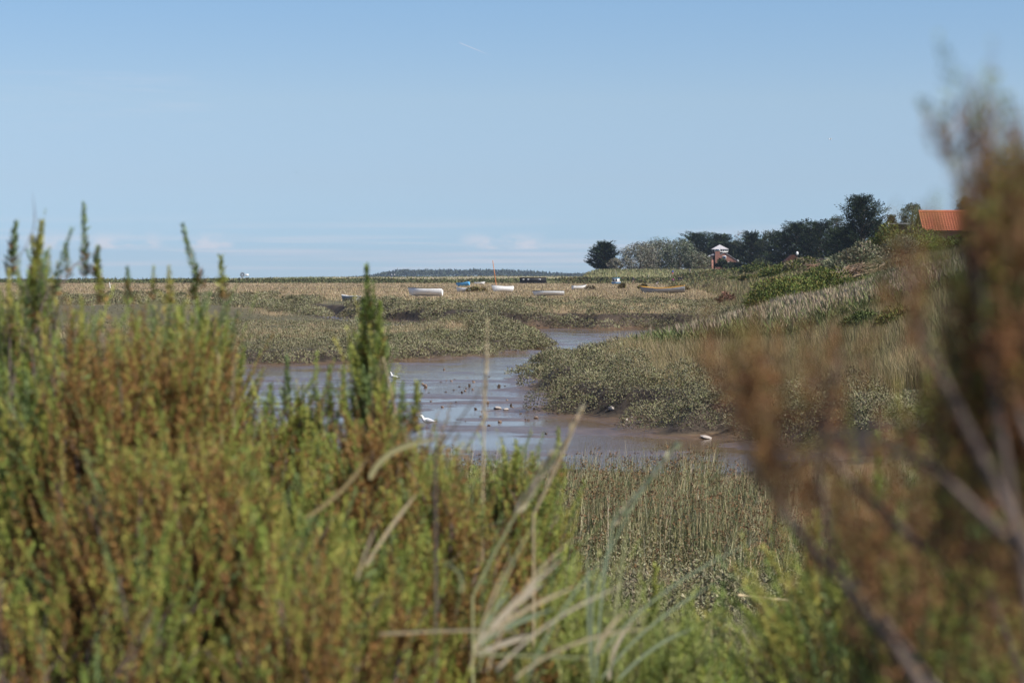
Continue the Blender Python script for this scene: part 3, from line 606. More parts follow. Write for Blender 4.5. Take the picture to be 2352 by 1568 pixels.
M['slate'] = plain('slate', (.42, .40, .41), .7, .2, .25, 3, stretch=(1, 1, .3))
M['tile'] = plain('tile', (.44, .14, .07), .8, .15, .4, 5.5, c2=(.24, .08, .05))
M['old_tile'] = plain('old_tile', (.12, .06, .045), .85, .1, .4, 4)
M['glass'] = plain('glass', (.03, .06, .13), .08, .6, .2, 1)
M['dark_glass'] = plain('dark_glass', (.02, .025, .03), .15, .5, .2, 1)
M['plaster'] = plain('plaster', (.55, .53, .5), .8, .2, .15, 2)
def boxo(name, c, s, mat, parent, rz=0, ry=0):
    V, Fq = box_quads(c, s, rz, ry); return arr_mesh(name, V, Fq, mat, None, parent)
def prism(name, poly, y0, y1, mat, parent):
    """extrude an (x,z) outline from y0 to y1"""
    bm = bmesh.new(); a = [bm.verts.new((x, y0, z)) for x, z in poly]; b_ = [bm.verts.new((x, y1, z)) for x, z in poly]; n = len(poly)
    bm.faces.new(a); bm.faces.new(b_[::-1])
    for i in range(n): bm.faces.new((a[i], b_[i], b_[(i + 1) % n], a[(i + 1) % n]))
    bmesh.ops.recalc_face_normals(bm, faces=bm.faces); me = bpy.data.meshes.new(name); bm.to_mesh(me); bm.free(); return link(name, me, parent, mat)
# brick house with a glazed lookout tower; s = metres per picture pixel of the close crop (7.84 crop px = 1 photo px)
HY = 745; s = HY / F / (7.84 * 4096 / 2352); ox, oz = 1630, 985        # crop pixel of the local origin
src = P((2700 + ox / 7.84) * 2352 / 4096, (940 + oz / 7.84) * 2352 / 4096, HY)
ho = empty('brick_house', src, 0, 'red brick house with a glazed lookout tower and grey pyramid roof', 'house')
q = lambda X, Yc: ((X - ox) * s, (oz - Yc) * s)
low = -4.0
prism('gable_wall', [(q(1262, 0)[0], low), (q(1262, 530)[0], q(0, 530)[1]), (q(1400, 530)[0], q(0, 530)[1]), (q(1400, 620)[0], q(0, 622)[1]), (q(1560, 0)[0], q(0, 548)[1]), (q(1970, 0)[0], q(0, 800)[1]), (q(1970, 0)[0], low)], 0, 6, M['brick'], ho)
prism('main_roof', [(q(1400, 0)[0], q(0, 612)[1]), (q(1562, 0)[0], q(0, 536)[1]), (q(2010, 0)[0], q(0, 826)[1]), (q(2006, 0)[0], q(0, 838)[1]), (q(1560, 0)[0], q(0, 549)[1]), (q(1400, 0)[0], q(0, 622)[1])], -.18, 6.2, M['slate'], ho)
prism('chimney_breast', [(q(1255, 0)[0], low), (q(1255, 0)[0], q(0, 505)[1]), (q(1404, 0)[0], q(0, 505)[1]), (q(1404, 0)[0], low)], -.25, .02, M['brick'], ho)
tx0, tx1 = q(1195, 0)[0], q(1668, 0)[0]; tw = tx1 - tx0; ty = 3.6
lk = boxo('lookout_room', ((tx0 + tx1) / 2, ty, (q(0, 545)[1] + q(0, 440)[1]) / 2), (tw - .1, tw - .1, q(0, 440)[1] - q(0, 545)[1]), M['dark_glass'], ho)
boxo('tower_wall', ((tx0 + tx1) / 2, ty, (q(0, 540)[1] + low) / 2), (tw - .3, tw - .3, q(0, 540)[1] - low), M['dark_wood'], ho)
for i in range(8):
    u = tx0 + tw * (i + .5) / 8; wz = (q(0, 524)[1] + q(0, 444)[1]) / 2; wh = q(0, 444)[1] - q(0, 524)[1]
    wd = boxo('window', (u, ty - tw / 2 - .03, wz), (tw / 8 - .22, .1, wh), M['dark_glass'], ho)
    boxo('mullion', (u + tw / 16, ty - tw / 2 - .06, wz), (.16, .16, wh + .1), M['white_paint'], wd)
boxo('sill', ((tx0 + tx1) / 2 + .3, ty - tw / 2 - .12, q(0, 527)[1]), (tw - .6, .3, .18), M['white_paint'], lk)
rx0, rx1, rz0, rz1 = q(1172, 0)[0], q(1692, 0)[0], q(0, 440)[1], q(0, 296)[1]; cx = (rx0 + rx1) / 2; hw = (rx1 - rx0) / 2
Vr = [(cx - hw, ty - hw, rz0), (cx + hw, ty - hw, rz0), (cx + hw, ty + hw, rz0), (cx - hw, ty + hw, rz0), (cx, ty, rz1), (cx - hw, ty - hw, rz0 - .12), (cx + hw, ty - hw, rz0 - .12), (cx + hw, ty + hw, rz0 - .12), (cx - hw, ty + hw, rz0 - .12)]
me = bpy.data.meshes.new('tower_roof'); me.from_pydata(Vr, [], [(0, 1, 4), (1, 2, 4), (2, 3, 4), (3, 0, 4), (0, 5, 6, 1), (1, 6, 7, 2), (2, 7, 8, 3), (3, 8, 5, 0), (8, 7, 6, 5)]); link('tower_roof', me, ho, M['slate'])
def win(X0, X1, Y0, Y1, yy, mat=M['glass']):
    a, b_ = q(X0, Y0), q(X1, Y1); w_ = boxo('window', ((a[0] + b_[0]) / 2, yy - .02, (a[1] + b_[1]) / 2), (b_[0] - a[0], .08, a[1] - b_[1]), M['white_paint'], ho)
    boxo('pane', ((a[0] + b_[0]) / 2 + .06, yy - .08, (a[1] + b_[1]) / 2 + .06), ((b_[0] - a[0]) * .74, .06, (a[1] - b_[1]) * .74), mat, w_); return w_
win(1490, 1602, 650, 765, 0); win(1615, 1815, 848, 930, 0); win(1240, 1398, 448, 500, -.28)
boxo('lean_to', (q(1160, 0)[0], 1.5, (q(0, 640)[1] + low) / 2), ((1262 - 1120) * s - .1, 2.6, q(0, 640)[1] - low), M['dark_wood'], ho)
prism('lean_to_roof', [(q(1108, 0)[0], q(0, 640)[1]), (q(1255, 0)[0], q(0, 640)[1]), (q(1250, 0)[0], q(0, 585)[1]), (q(1180, 0)[0], q(0, 595)[1])], .0, 3.4, M['slate'], ho)
boxo('porch', (q(1075, 0)[0], 1.2, (q(0, 680)[1] + low) / 2), (75 * s, 2, q(0, 680)[1] - low), M['dark_wood'], ho)
prism('porch_roof', [(q(1028, 0)[0], q(0, 682)[1]), (q(1116, 0)[0], q(0, 672)[1]), (q(1085, 0)[0], q(0, 628)[1])], .0, 2.4, M['white_paint'], ho)
boxo('side_wall', (q(1165, 0)[0], .1, (q(0, 780)[1] + low) / 2), (70 * s, .5, q(0, 780)[1] - low), M['brick'], ho)
boxo('bay_window', (q(1970, 0)[0], .2, q(0, 800)[1]), (50 * s, .8, 60 * s), M['white_paint'], ho)

# house with the red pantile roof
TY = 225; e0 = P(2120, 530, TY); r0 = P(2117, 484, TY); eave, ridge = e0.z, r0.z; run = (ridge - eave) * 1.25
th = empty('tiled_house', (e0.x, TY, gz(e0.x, TY)), 0, 'house with an orange red pantile roof behind the blurred twigs', 'house'); g0 = gz(e0.x, TY); LEN = 9.5
prism('wall', [(.15, -1.5), (.15, eave - g0 - .05), (LEN - .15, eave - g0 - .05), (LEN - .15, -1.5)], .35, 2 * run - .35, M['brick'], th)
ncol, rows = int(LEN / .27), 10; V = []; Fq = []
sub = 6; nx = ncol * sub + 1
xs = np.linspace(0, LEN, nx); prof = .045 * np.cos(xs / .27 * math.tau)
for sgn in (0, 1):
    for rI in range(rows):
        b0 = len(V)
        for e, lift in ((rI / rows, .05), ((rI + 1.08) / rows, .0)):
            e = min(e, 1.0)
            for xx, pp in zip(xs, prof):
                yy = run * e; yy = yy if sgn == 0 else 2 * run - yy
                V.append((xx, yy, eave - g0 + (ridge - eave) * e + lift + pp))
        for i in range(nx - 1): Fq.append((b0 + i, b0 + i + 1, b0 + nx + i + 1, b0 + nx + i))
arr_mesh('roof', np.array(V), np.array(Fq), M['tile'], None, th)
prism('roof_deck', [(.05, eave - g0 - .1), (LEN - .05, eave - g0 - .1), (LEN - .05, ridge - g0 - .1), (.05, ridge - g0 - .1)], run - .06, run + .06, M['dark_wood'], th)
for sgn in (-1, 1):
    v = [(.02, run + sgn * run, eave - g0 - .09), (LEN - .02, run + sgn * run, eave - g0 - .09), (LEN - .02, run, ridge - g0 - .09), (.02, run, ridge - g0 - .09)]
    me = bpy.data.meshes.new('roof_lining'); me.from_pydata(v, [], [(0, 1, 2, 3)]); link('roof_lining', me, th, M['dark_wood'])
    bb = Bag().add(tube_quads([(0, run + sgn * run, eave - g0 - .04), (0, run, ridge - g0 - .02)], .07, 4), (.1, .1, .1)); bb.build('barge_board', M['dark_wood'], th)
me = bpy.data.meshes.new('gable'); me.from_pydata([(.16, .1, eave - g0 - .1), (.16, 2 * run - .1, eave - g0 - .1), (.16, run, ridge - g0 - .12)], [], [(0, 1, 2)]); link('gable', me, th, M['brick'])
Bag().add(tube_quads([(0, run, ridge - g0 + .02), (LEN, run, ridge - g0 + .02)], .12, 8), (1, 1, 1)).build('ridge_tile', M['tile'], th)
# roofs and bits of buildings at the slope foot
def hut(label, px, Y, wpx, top, eavepy, mat, roofm):
    c_ = P(px, eavepy, Y); g_ = gz(c_.x, Y); rt = empty('shed', (c_.x, Y, g_), 0, label, 'shed'); hw = wpx / F * Y / 2; zr = P(px, top, Y).z - g_; ze = c_.z - g_
    prism('wall', [(-hw * .92, -.5), (-hw * .92, ze), (hw * .92, ze), (hw * .92, -.5)], 0, 3, mat, rt)
    prism('roof', [(-hw, ze + .01), (hw, ze + .01), (hw * .08, zr), (-hw * .08, zr)], -.2, 3.2, roofm, rt)
hut('small hut with a dark red pointed roof before the pines', 1822, 330, 40, 585, 602, M['dark_wood'], M['old_tile'])
hut('low brown roofed shed between the pointed hut and the white trailer', 1893, 325, 44, 593, 600, M['dark_wood'], M['dark_wood'])
wt = empty('caravan', (P(1902, 600, 320).x, 320, gz(P(1902, 600, 320).x, 320)), 0, 'tiny white trailer showing above the scrub on the slope', 'caravan'); zt = P(1902, 593.5, 320).z - wt.location.z
boxo('body', (0, 0, zt / 2), (.8, 1.8, zt), M['white_paint'], wt); boxo('roof', (0, 0, zt + .03), (.86, 1.9, .06), M['white_paint'], wt)
gb = empty('outbuilding', (P(1717, 617, 650).x, 650, gz(P(1717, 617, 650).x, 650)), 0, 'pale grey flat roofed outbuilding at the foot of the pines', 'outbuilding'); zt = P(1717, 612, 650).z - gb.location.z
boxo('wall', (0, 0, zt / 2 - .5), (3.4, 2.5, zt + .9), M['plaster'], gb); boxo('roof', (0, 0, zt + .05), (3.7, 2.8, .16), M['slate'], gb)
# lamp, aerial, posts
def post_thing(name, label, cat, px, top, Y, mat, rad, lean=0, group=None, z0=None):
    x = (px - 1176) / F * Y; b0 = gz(x, Y) if z0 is None else z0; h = P(px, top, Y).z - b0
    r = empty(name, (x, Y, b0), 0, label, cat, group); Bag().add(tube_quads([(0, 0, -.2), (lean * h, 0, h)], [rad, rad * .8], 6), (1, 1, 1)).build('pole', mat, r); return r, h
r, h = post_thing('street_lamp', 'pole lamp with a white globe before the dark pines', 'lamp', 1830.6, 582, 340, M['dark_wood'], .04)
me = bpy.data.meshes.new('globe'); bm = bmesh.new(); bmesh.ops.create_uvsphere(bm, u_segments=12, v_segments=8, radius=.2, matrix=Matrix.Translation((0, 0, h)) @ Matrix.Scale(1.4, 4, (0, 0, 1))); bm.to_mesh(me); bm.free(); link('globe', me, r, M['white_paint'])
r, h = post_thing('television_aerial', 'television aerial on a pole pointing right towards the tiled roof', 'aerial', 2040, 511, 222, M['metal'], .028)
ab = Bag().add(tube_quads([(-.12, 0, h - .12), (1.95, -.1, h - .1)], .018, 4), (1, 1, 1)); ab.build('boom', M['metal'], r)
for i in range(14):
    u = .02 + i * .14; Bag().add(tube_quads([(u, -.22 + .005 * i, h - .11), (u, .22 - .005 * i, h - .11)], .010, 4), (1, 1, 1)).add(tube_quads([(u, 0, h - .19), (u, 0, h - .04)], .01, 4), (1, 1, 1)).build('element', M['metal'], r)
post_thing('marker_post', 'leaning white marker post on the far marsh at left', 'post', 254, 648, 420, M['white_paint'], .05, -.12)
post_thing('wooden_post', 'thin dark stake on the marsh left of the cabin boat', 'post', 1343, 636, 600, M['dark_wood'], .07, .0)
for px, lab in ((1490, 'grey post right of the cabin boat, leftmost of three'), (1541, 'grey post on the bank, middle of three'), (1582, 'grey post on the bank, rightmost of three')):
    post_thing('wooden_post', lab, 'post', px - 1, 631 + (px > 1500) * -.5, 660, M['grey_wood'], .1, 0, 'grey posts along the bank foot')
r, h = post_thing('wooden_post', 'dark post with a cross bar on the open marsh at left', 'post', 246, 686, 230, M['dark_wood'], .05)
Bag().add(tube_quads([(-.7, 0, h - .03), (.2, 0, h)], .05, 5), (1, 1, 1)).build('cross_bar', M['dark_wood'], r)
pk = P(1695, 649, 560); pl = empty('plank', (pk.x, 560, gz(pk.x, 560)), 0, 'pale plank lying at the marsh edge below the shrubs', 'plank'); boxo('board', (0, 0, .35), (5.2, .5, .16), M['grey_wood'], pl); boxo('bearer', (-1.8, 0, .1), (.2, .5, .34), M['grey_wood'], pl); boxo('bearer', (1.8, 0, .1), (.2, .5, .34), M['grey_wood'], pl)
# wind pump far off on the left
WY = 900; wp = P(557, 631, WY); wr = empty('wind_pump', (wp.x, WY, gz(wp.x, WY)), 0, 'tiny wind pump with a white tail vane on the left horizon', 'wind pump'); hh = wp.z - wr.location.z
tw_ = Bag()
for sx in (-1, 1):
    for sy in (-1, 1): tw_.add(tube_quads([(sx * .9, sy * .9, -.2), (0, 0, hh)], .09, 4), (1, 1, 1))
tw_.build('tower', M['metal'], wr)
for i in range(10):
    a = i * math.tau / 10; V, Fq = box_quads((.72, 0, 0), (.75, .06, .26)); m_ = np.array(Euler((0, a, .5)).to_matrix()); arr_mesh('vane', V @ m_.T + [0, -.3, hh], Fq, M['dark_wood'], None, wr)
boxo('tail', (1.7, .3, hh - .1), (1.3, .06, .8), M['white_paint'], wr); boxo('tail_boom', (.7, .1, hh), (1.5, .08, .08), M['metal'], wr)
# heap of cut branches
hp = P(1985, 622, 160); hr = empty('brush_heap', (hp.x, 160, gz(hp.x, 160)), 0, 'heap of cut brown branches on the slope right of the thicket', 'brush heap'); bb = Bag()
for i in range(420):
    u = np.clip(rng.normal(0, 1, 3), -1.5, 1.5) * [1.2, .6, 1]; zz = (1.35 - .25 * u[0] ** 2 * .6) * rng.random(); a = rng.normal(.45, .5); le = rng.uniform(.5, 1.5)
    p0 = np.array([u[0], u[1], max(.03, zz)]); dv = np.array([math.cos(a) * le, rng.normal(0, .3), math.sin(a) * le * .5]); cc = [(.13, .085, .055), (.19, .13, .085), (.07, .05, .035), (.25, .19, .13)][i % 4]
    bb.add(tube_quads([p0 - dv / 2, p0 + dv / 2], rng.uniform(.015, .045), 4), cc)
bb.build('brushwood', attr_mat('cut_wood', .85, .1), hr)
lg = Bag()
for i in range(30):
    a = rng.uniform(0, math.tau); lg.add(tube_quads([(rng.normal(-1.4, .3), rng.normal(-.3, .3), .05), (rng.normal(-1.4, .5), rng.normal(-.3, .4), rng.uniform(.5, 1.3))], [.03, .01], 4), (.2, .17, .15))
lg.build('twig_tangle', attr_mat('dead_wood', .85, .1), hr)
for (px, py, Y, lab) in ((1872, 607, 230, 'small heap of dead brown wood above the thicket'), (1780, 612, 380, 'small heap of rusty branches left on the slope')):
    hp = P(px, py, Y); hr = empty('brush_heap', (hp.x, Y, gz(hp.x, Y)), 0, lab, 'brush heap'); bb = Bag(); top = max(.6, hp.z - hr.location.z)
    for i in range(140):
        u = np.clip(rng.normal(0, 1, 3), -1.3, 1.3) * [.55, .3, 1]; a = rng.normal(.4, .5); le = rng.uniform(.4, 1.1); p0 = np.array([u[0], u[1], top * rng.random()]); dv = np.array([math.cos(a) * le, .1, math.sin(a) * le * .5])
        bb.add(tube_quads([p0 - dv / 2, p0 + dv / 2], rng.uniform(.02, .05), 4), [(.12, .075, .05), (.17, .11, .07), (.06, .045, .035)][i % 3])
    bb.build('brushwood', bpy.data.materials['cut_wood'], hr)

# ------------------------------------------------------------------ boats
def boat(name, label, px, py, Y, Lm, Bm, Dm, yaw, hull, rim, inner, sheer=.25, heel=0, trim=0, transom=.72, strakes=7, thw=3, sink=.06, keel=None, cover=None):
    """clinker dinghy; +X is the bow, local origin under the middle of the keel"""
    x = (px - 1176) / F * Y; z = gz(x, Y)
    r = empty(name, (x, Y, z - sink + .08), 0, label, 'boat', 'boats lying on the marsh', rot=(R(heel), R(trim), R(yaw)))
    nu = 19; us = np.linspace(0, 1, nu)
    hb = Bm / 2 * np.where(us < .45, transom + (1 - transom) * np.sin(us / .45 * math.pi / 2), np.cos(np.clip((us - .45) / .55, 0, 1) ** 1.7 * math.pi / 2) ** .85 + .012)
    zs = Dm * (1 + sheer * (2 * us - .9) ** 2 * np.where(us > .45, 1.25, .5)); xk = (us - .5) * Lm; rake = .10 * Lm * np.clip((us - .82) / .18, 0, 1) ** 1.5; rock = .22 * Dm * np.clip((us - .7) / .3, 0, 1) ** 2
    def pt(i, v, off, side):
        w_ = hb[i] * (math.sin(min(1, v * 1.08) * math.pi / 2) ** .72) if v > 0 else .012
        return (xk[i] + rake[i] * (v - .5), side * (w_ + off), rock[i] * (1 - v) + (zs[i] - rock[i] * (1 - v)) * v ** 1.35)
    def shell(o0, o1, flip, nm, mt):
        V = []; Fq = []
        for side in (-1, 1):
            for k_ in range(strakes):
                b0 = len(V)
                for i in range(nu): V += [pt(i, k_ / strakes, o1, side), pt(i, (k_ + 1) / strakes, o0, side)]
                for i in range(nu - 1):
                    f = [b0 + 2 * i, b0 + 2 * i + 2, b0 + 2 * i + 3, b0 + 2 * i + 1]; Fq.append(f if (side < 0) != flip else f[::-1])
        return np.array(V), np.array(Fq)
    V, Fq = shell(0, .022, False, '', 0); tb = Bag().add((V, Fq), (1, 1, 1))
    tv = [pt(0, k_ / 6, 0, -1) for k_ in range(7)] + [pt(0, k_ / 6, 0, 1) for k_ in range(6, -1, -1)]; tq = [[i, i + 1, 12 - i, 13 - i] for i in range(6)]
    tb.add((np.array(tv), np.array(tq)), (1, 1, 1)); tb.build('hull', hull, r)
    Vi, Fi = shell(-.03, -.03, True, '', 0); arr_mesh('lining', Vi, Fi, inner, None, r)
    gl = Bag()
    for side in (-1, 1): gl.add(tube_quads([np.array(pt(i, 1, .005, side)) + [0, 0, .015] for i in range(nu)], .036, 6), (1, 1, 1))
    gl.add(tube_quads([np.array(pt(0, 1, 0, -1)) + [0, 0, .02], np.array(pt(0, 1, 0, 1)) + [0, 0, .02]], .036, 6), (1, 1, 1)); gl.build('gunwale', rim, r)
    for k_ in range(thw):
        i = int((.12 + .28 * k_) * nu); boxo('thwart', (xk[i], 0, zs[i] * .66), (.24, hb[i] * 1.72, .035), M['varnish'], r)
    Bag().add(tube_quads([(xk[i], 0, rock[i] - .02) for i in range(nu)] + [pt(nu - 1, v, 0, 1) for v in (.4, .8, 1.05)], .03, 4), (1, 1, 1)).build('keel', keel or hull, r)
    if cover: arr_mesh('cover', np.array([pt(i, 1, -.01, sd_) for i in range(nu) for sd_ in (-1, 1)]) + [0, 0, .02], np.array([[2 * i, 2 * i + 1, 2 * i + 3, 2 * i + 2] for i in range(nu - 1)]), cover, None, r)
    return r, zs
WP = M['white_paint']
boat('dinghy', 'small grey shaded dinghy with white rim, leftmost boat on the marsh', 804, 692, 241, 2.3, 1.2, .5, 140, M['grey_paint'], WP, M['grey_paint'], heel=4)
boat('rowing_boat', 'largest white clinker boat with a dark rim, bow pointing left', 978, 682, 289, 4.25, 1.75, .78, 172, WP, M['dark_wood'], M['grey_paint'], sheer=.22, heel=11)
boat('rowing_boat', 'pale blue boat tilted on the marsh beyond the white dinghies', 1064, 659, 505, 3.0, 1.3, .7, 160, M['blue_paint'], M['dark_blue_paint'], M['blue_paint'], trim=9, heel=8, sink=.0)
boat('dinghy', 'small white dinghy below the blue boat', 1065, 671, 356, 2.15, 1.15, .5, 168, WP, WP, M['grey_wood'], heel=8)
boat('dinghy', 'far small white boat right of the blue one', 1101, 653, 600, 2.7, 1.2, .55, 0, WP, M['grey_paint'], M['grey_paint'])
mb, zs = boat('sailing_dinghy', 'white boat with a bare orange mast and no sail', 1155, 671, 356, 3.4, 1.5, .78, 205, WP, M['grey_wood'], M['grey_wood'], heel=12, sheer=.3, keel=M['grey_paint'])
Bag().add(tube_quads([(1.0, 0, .15), (1.2, .22, 2.2), (1.5, .5, 4.95)], [.09, .08, .05], 8), (1, 1, 1)).build('mast', M['varnish'], mb)
boat('rowing_boat', 'low white boat with a black rim in the nearer grass', 1261, 681, 293, 3.9, 1.5, .52, 178, WP, M['black_paint'], M['grey_wood'], sheer=.12, heel=10, sink=.1)
boat('dinghy', 'white dinghy with a shaded stern beside a small dark shrub', 1330, 666, 404, 2.6, 1.2, .62, 25, WP, M['grey_paint'], M['grey_wood'])
boat('open_boat', 'long grey boat with a bright yellow rim', 1524, 675, 337, 6.3, 1.9, .78, 174, M['grey_paint'], M['yellow_paint'], M['grey_wood'], sheer=.45, trim=4.2, heel=-3, sink=.1, thw=3, keel=M['dark_wood'])
cb, zs = boat('cabin_boat', 'small white cabin boat with a blue roof and whip aerial', 1416, 653, 600, 4.2, 1.7, .6, 65, M['dark_blue_paint'], WP, M['grey_paint'], thw=1)
boxo('cabin', (-.3, 0, 1.1), (1.5, 1.4, 1.1), WP, cb)
boxo('cabin_roof', (-.3, 0, 1.68), (1.8, 1.65, .1), M['blue_paint'], cb)
for yy in (-.36, .36):
    boxo('window', (-1.06, yy, 1.12), (.06, .42, .66), M['dark_glass'], cb)
Bag().add(tube_quads([(-.2, -.4, 1.7), (-.3, .2, 3.6)], .03, 4), (1, 1, 1)).build('aerial', M['metal'], cb)
hk = P(1224, 646, 660); hb_ = empty('houseboat', (hk.x, 660, gz(hk.x, 660)), 0, 'long low black houseboat with small windows before the green bank', 'houseboat'); zt = P(1224, 637.6, 660).z - hb_.location.z
LB = 62 / F * 660
prism('hull', [(-LB / 2 - .3, .1), (-LB / 2 - .4, .55), (LB / 2 + .3, .55), (LB / 2, .1)], -1.2, 1.2, M['black_paint'], hb_)
boxo('cabin', (0, 0, (zt + .5) / 2), (LB * .98, 2.1, zt - .5), M['black_paint'], hb_); boxo('roof', (0, 0, zt + .03), (LB, 2.3, .1), M['dark_wood'], hb_)
for u in (-.36, -.18, .25): 
    wd = boxo('window', (LB * u, -1.07, zt * .68), (.55, .06, .34), M['white_paint'], hb_); boxo('pane', (LB * u, -1.11, zt * .68), (.38, .05, .22), M['glass'], wd)

# ------------------------------------------------------------------ people (a few pixels tall): one skinned body each
def skin_body(name, joints, edges, radii, colf, label, cat, loc, rz, group, sub=1):
    me = bpy.data.meshes.new(name); me.from_pydata(joints, edges, []); o = bpy.data.objects.new(name, me); col.objects.link(o)
    mo = o.modifiers.new('skin', 'SKIN')
    for v, r_ in zip(me.skin_vertices[0].data, radii): v.radius = (r_, r_)
    me.skin_vertices[0].data[0].use_root = True; s2 = o.modifiers.new('sub', 'SUBSURF'); s2.levels = s2.render_levels = sub
    dg = bpy.context.evaluated_depsgraph_get(); m2 = bpy.data.meshes.new_from_object(o.evaluated_get(dg)); m2.name = name
    o.modifiers.clear(); o.data = m2; m2.materials.clear(); m2.materials.append(M['body'])
    a = m2.attributes.new('Col', 'FLOAT_COLOR', 'FACE'); cc = np.ones((len(m2.polygons), 4), np.float32)
    for p in m2.polygons: cc[p.index, :3] = colf(p.center)
    a.data.foreach_set('color', cc.ravel()); m2.polygons.foreach_set('use_smooth', np.ones(len(m2.polygons), bool)); m2.update()
    o.location = loc; o.rotation_euler = (0, 0, rz); return tag(o, label, cat, group)
SKIN = (.42, .25, .18)
def person(label, px, py, Y, shirt, legs, rz=0, pose='walk', bare=.0, pack=None, hair=(.05, .035, .025), h=1.72, z=None):
    k = h / 1.75; s_ = .16 if pose == 'walk' else .03
    if pose in ('walk', 'stand'):
        J = [(0, 0, .95), (0, .0, 1.2), (0, .02, 1.42), (0, .03, 1.53), (0, .06, 1.66), (.1, 0, .92), (.1, s_, .5), (.1, s_ * .6 - .02, .06), (.1, s_ * .6 + .13, .03), (-.1, 0, .92), (-.1, -s_ * .3, .5), (-.1, -s_ * 1.6, .08), (-.1, -s_ * 1.6 + .13, .04),
             (.2, .0, 1.4), (.25, -s_ * .6, 1.14), (.24, .05 - s_ * .5, .9), (.24, .1 - s_ * .5, .8), (-.2, 0, 1.4), (-.25, s_ * .6, 1.14), (-.24, .12 + s_ * .5, .92), (-.24, .16 + s_ * .5, .83)]
    elif pose == 'sit':
        J = [(0, 0, .14), (0, -.03, .38), (0, 0, .58), (0, .02, .69), (0, .05, .82), (.1, .05, .14), (.14, .42, .3), (.12, .5, .06), (.12, .62, .04), (-.1, .05, .14), (-.14, .40, .34), (-.12, .5, .06), (-.12, .62, .04),
             (.19, 0, .57), (.25, .1, .34), (.2, .3, .3), (.17, .38, .32), (-.19, 0, .57), (-.25, .1, .34), (-.2, .3, .32), (-.17, .38, .34)]
    else:  # bending forward
        J = [(0, 0, .85), (0, .2, 1.0), (0, .42, 1.05), (0, .5, 1.03), (0, .6, 1.0), (.1, 0, .82), (.1, .04, .45), (.1, -.04, .06), (.1, .09, .03), (-.1, 0, .82), (-.1, .06, .45), (-.1, 0, .06), (-.1, .13, .03),
             (.18, .4, 1.02), (.2, .46, .75), (.18, .52, .5), (.18, .54, .42), (-.18, .4, 1.02), (-.2, .48, .75), (-.18, .55, .5), (-.18, .57, .42)]
    E = [(0, 1), (1, 2), (2, 3), (3, 4), (0, 5), (5, 6), (6, 7), (7, 8), (0, 9), (9, 10), (10, 11), (11, 12), (2, 13), (13, 14), (14, 15), (15, 16), (2, 17), (17, 18), (18, 19), (19, 20)]
    Rd = [.15, .14, .15, .06, .105, .09, .065, .05, .04, .09, .065, .05, .04, .06, .045, .035, .03, .06, .045, .035, .03]
    J = [tuple(c_ * k for c_ in j) for j in J]; head = Vector(J[4]); hip = J[0][2]; hands = [Vector(J[16]), Vector(J[20]), Vector(J[15]), Vector(J[19])]
    def colf(c_):
        if (c_ - head).length < .15 * k: return hair if (c_.z > head.z + .03 or c_.y < head.y - .03) else SKIN
        if min((c_ - q_).length for q_ in hands) < .12: return SKIN
        if c_.z < hip + .02 if pose != 'sit' else c_.y > .12 and c_.z < .42: return SKIN if (c_.z < bare and c_.z > .08) else (legs if c_.z > .08 else (.05, .05, .05))
        return shirt
    if z is None:                                    # stand where the line of sight meets the ground
        ya = np.arange(430., 760., 1.5); pt_ = np.array([P(px, py, q_) for q_ in ya]); hit = np.nonzero(pt_[:, 2] <= ground(pt_[:, 0], pt_[:, 1]) + .02)[0]
        if len(hit): Y = float(ya[hit[0]])
    x = (px - 1176) / F * Y; zz = (gz(x, Y) if z is None else z) + .1
    o = skin_body('person', J, E, Rd, colf, label, 'person', (x, Y, zz - .01), rz, 'walkers on the far marsh and bank')
    if pack: boxo('backpack', (0, -.2 * k, 1.25 * k), (.32, .2, .48), pack, o)
    return o
NAVY, GREYC = (.02, .03, .07), (.12, .12, .14)
person('person in a navy top with dark backpack and pale shorts walking by the cabin boat', 1454, 652, 610, NAVY, (.5, .45, .36), R(-50), 'walk', .5, M['black_paint'])
person('person in a pink top standing at the left end of the bank', 1328.5, 634, 690, (.55, .25, .28), (.35, .28, .25), R(60), 'walk')
person('person in a blue top and red shorts on the bank path', 1545, 633, 700, (.05, .12, .38), (.6, .05, .07), R(200), 'walk', .4)
person('person in grey with a dark backpack on the bank below the house', 1584.5, 630, 705, (.35, .33, .34), GREYC, R(-80), 'walk', 0, M['black_paint'])
person('person in a dark top and white trousers sitting at the marsh edge', 1511, 653, 620, NAVY, (.7, .7, .7), R(120), 'sit')
person('person in a bright pink top bending over at the marsh edge', 1544, 651, 625, (.7, .12, .36), (.25, .2, .25), R(240), 'bend')
person('person dressed all in black right of the pink bending one', 1559, 651, 630, (.02, .02, .025), (.02, .02, .025), R(160), 'stand')
person('person in dark clothes and white shoes, rightmost by the low bank', 1564.5, 652, 622, (.025, .025, .03), (.03, .03, .04), R(200), 'stand')
person('far person in white walking along the dunes, left of two', 900, 636, 985, (.75, .75, .78), (.12, .16, .3), R(90), 'walk', z=gz((900 - 1176) / F * 985, 985) )
person('far person in a white top and dark trousers on the dunes, right of two', 906.5, 636, 985, (.72, .7, .7), (.03, .03, .04), R(90), 'walk')

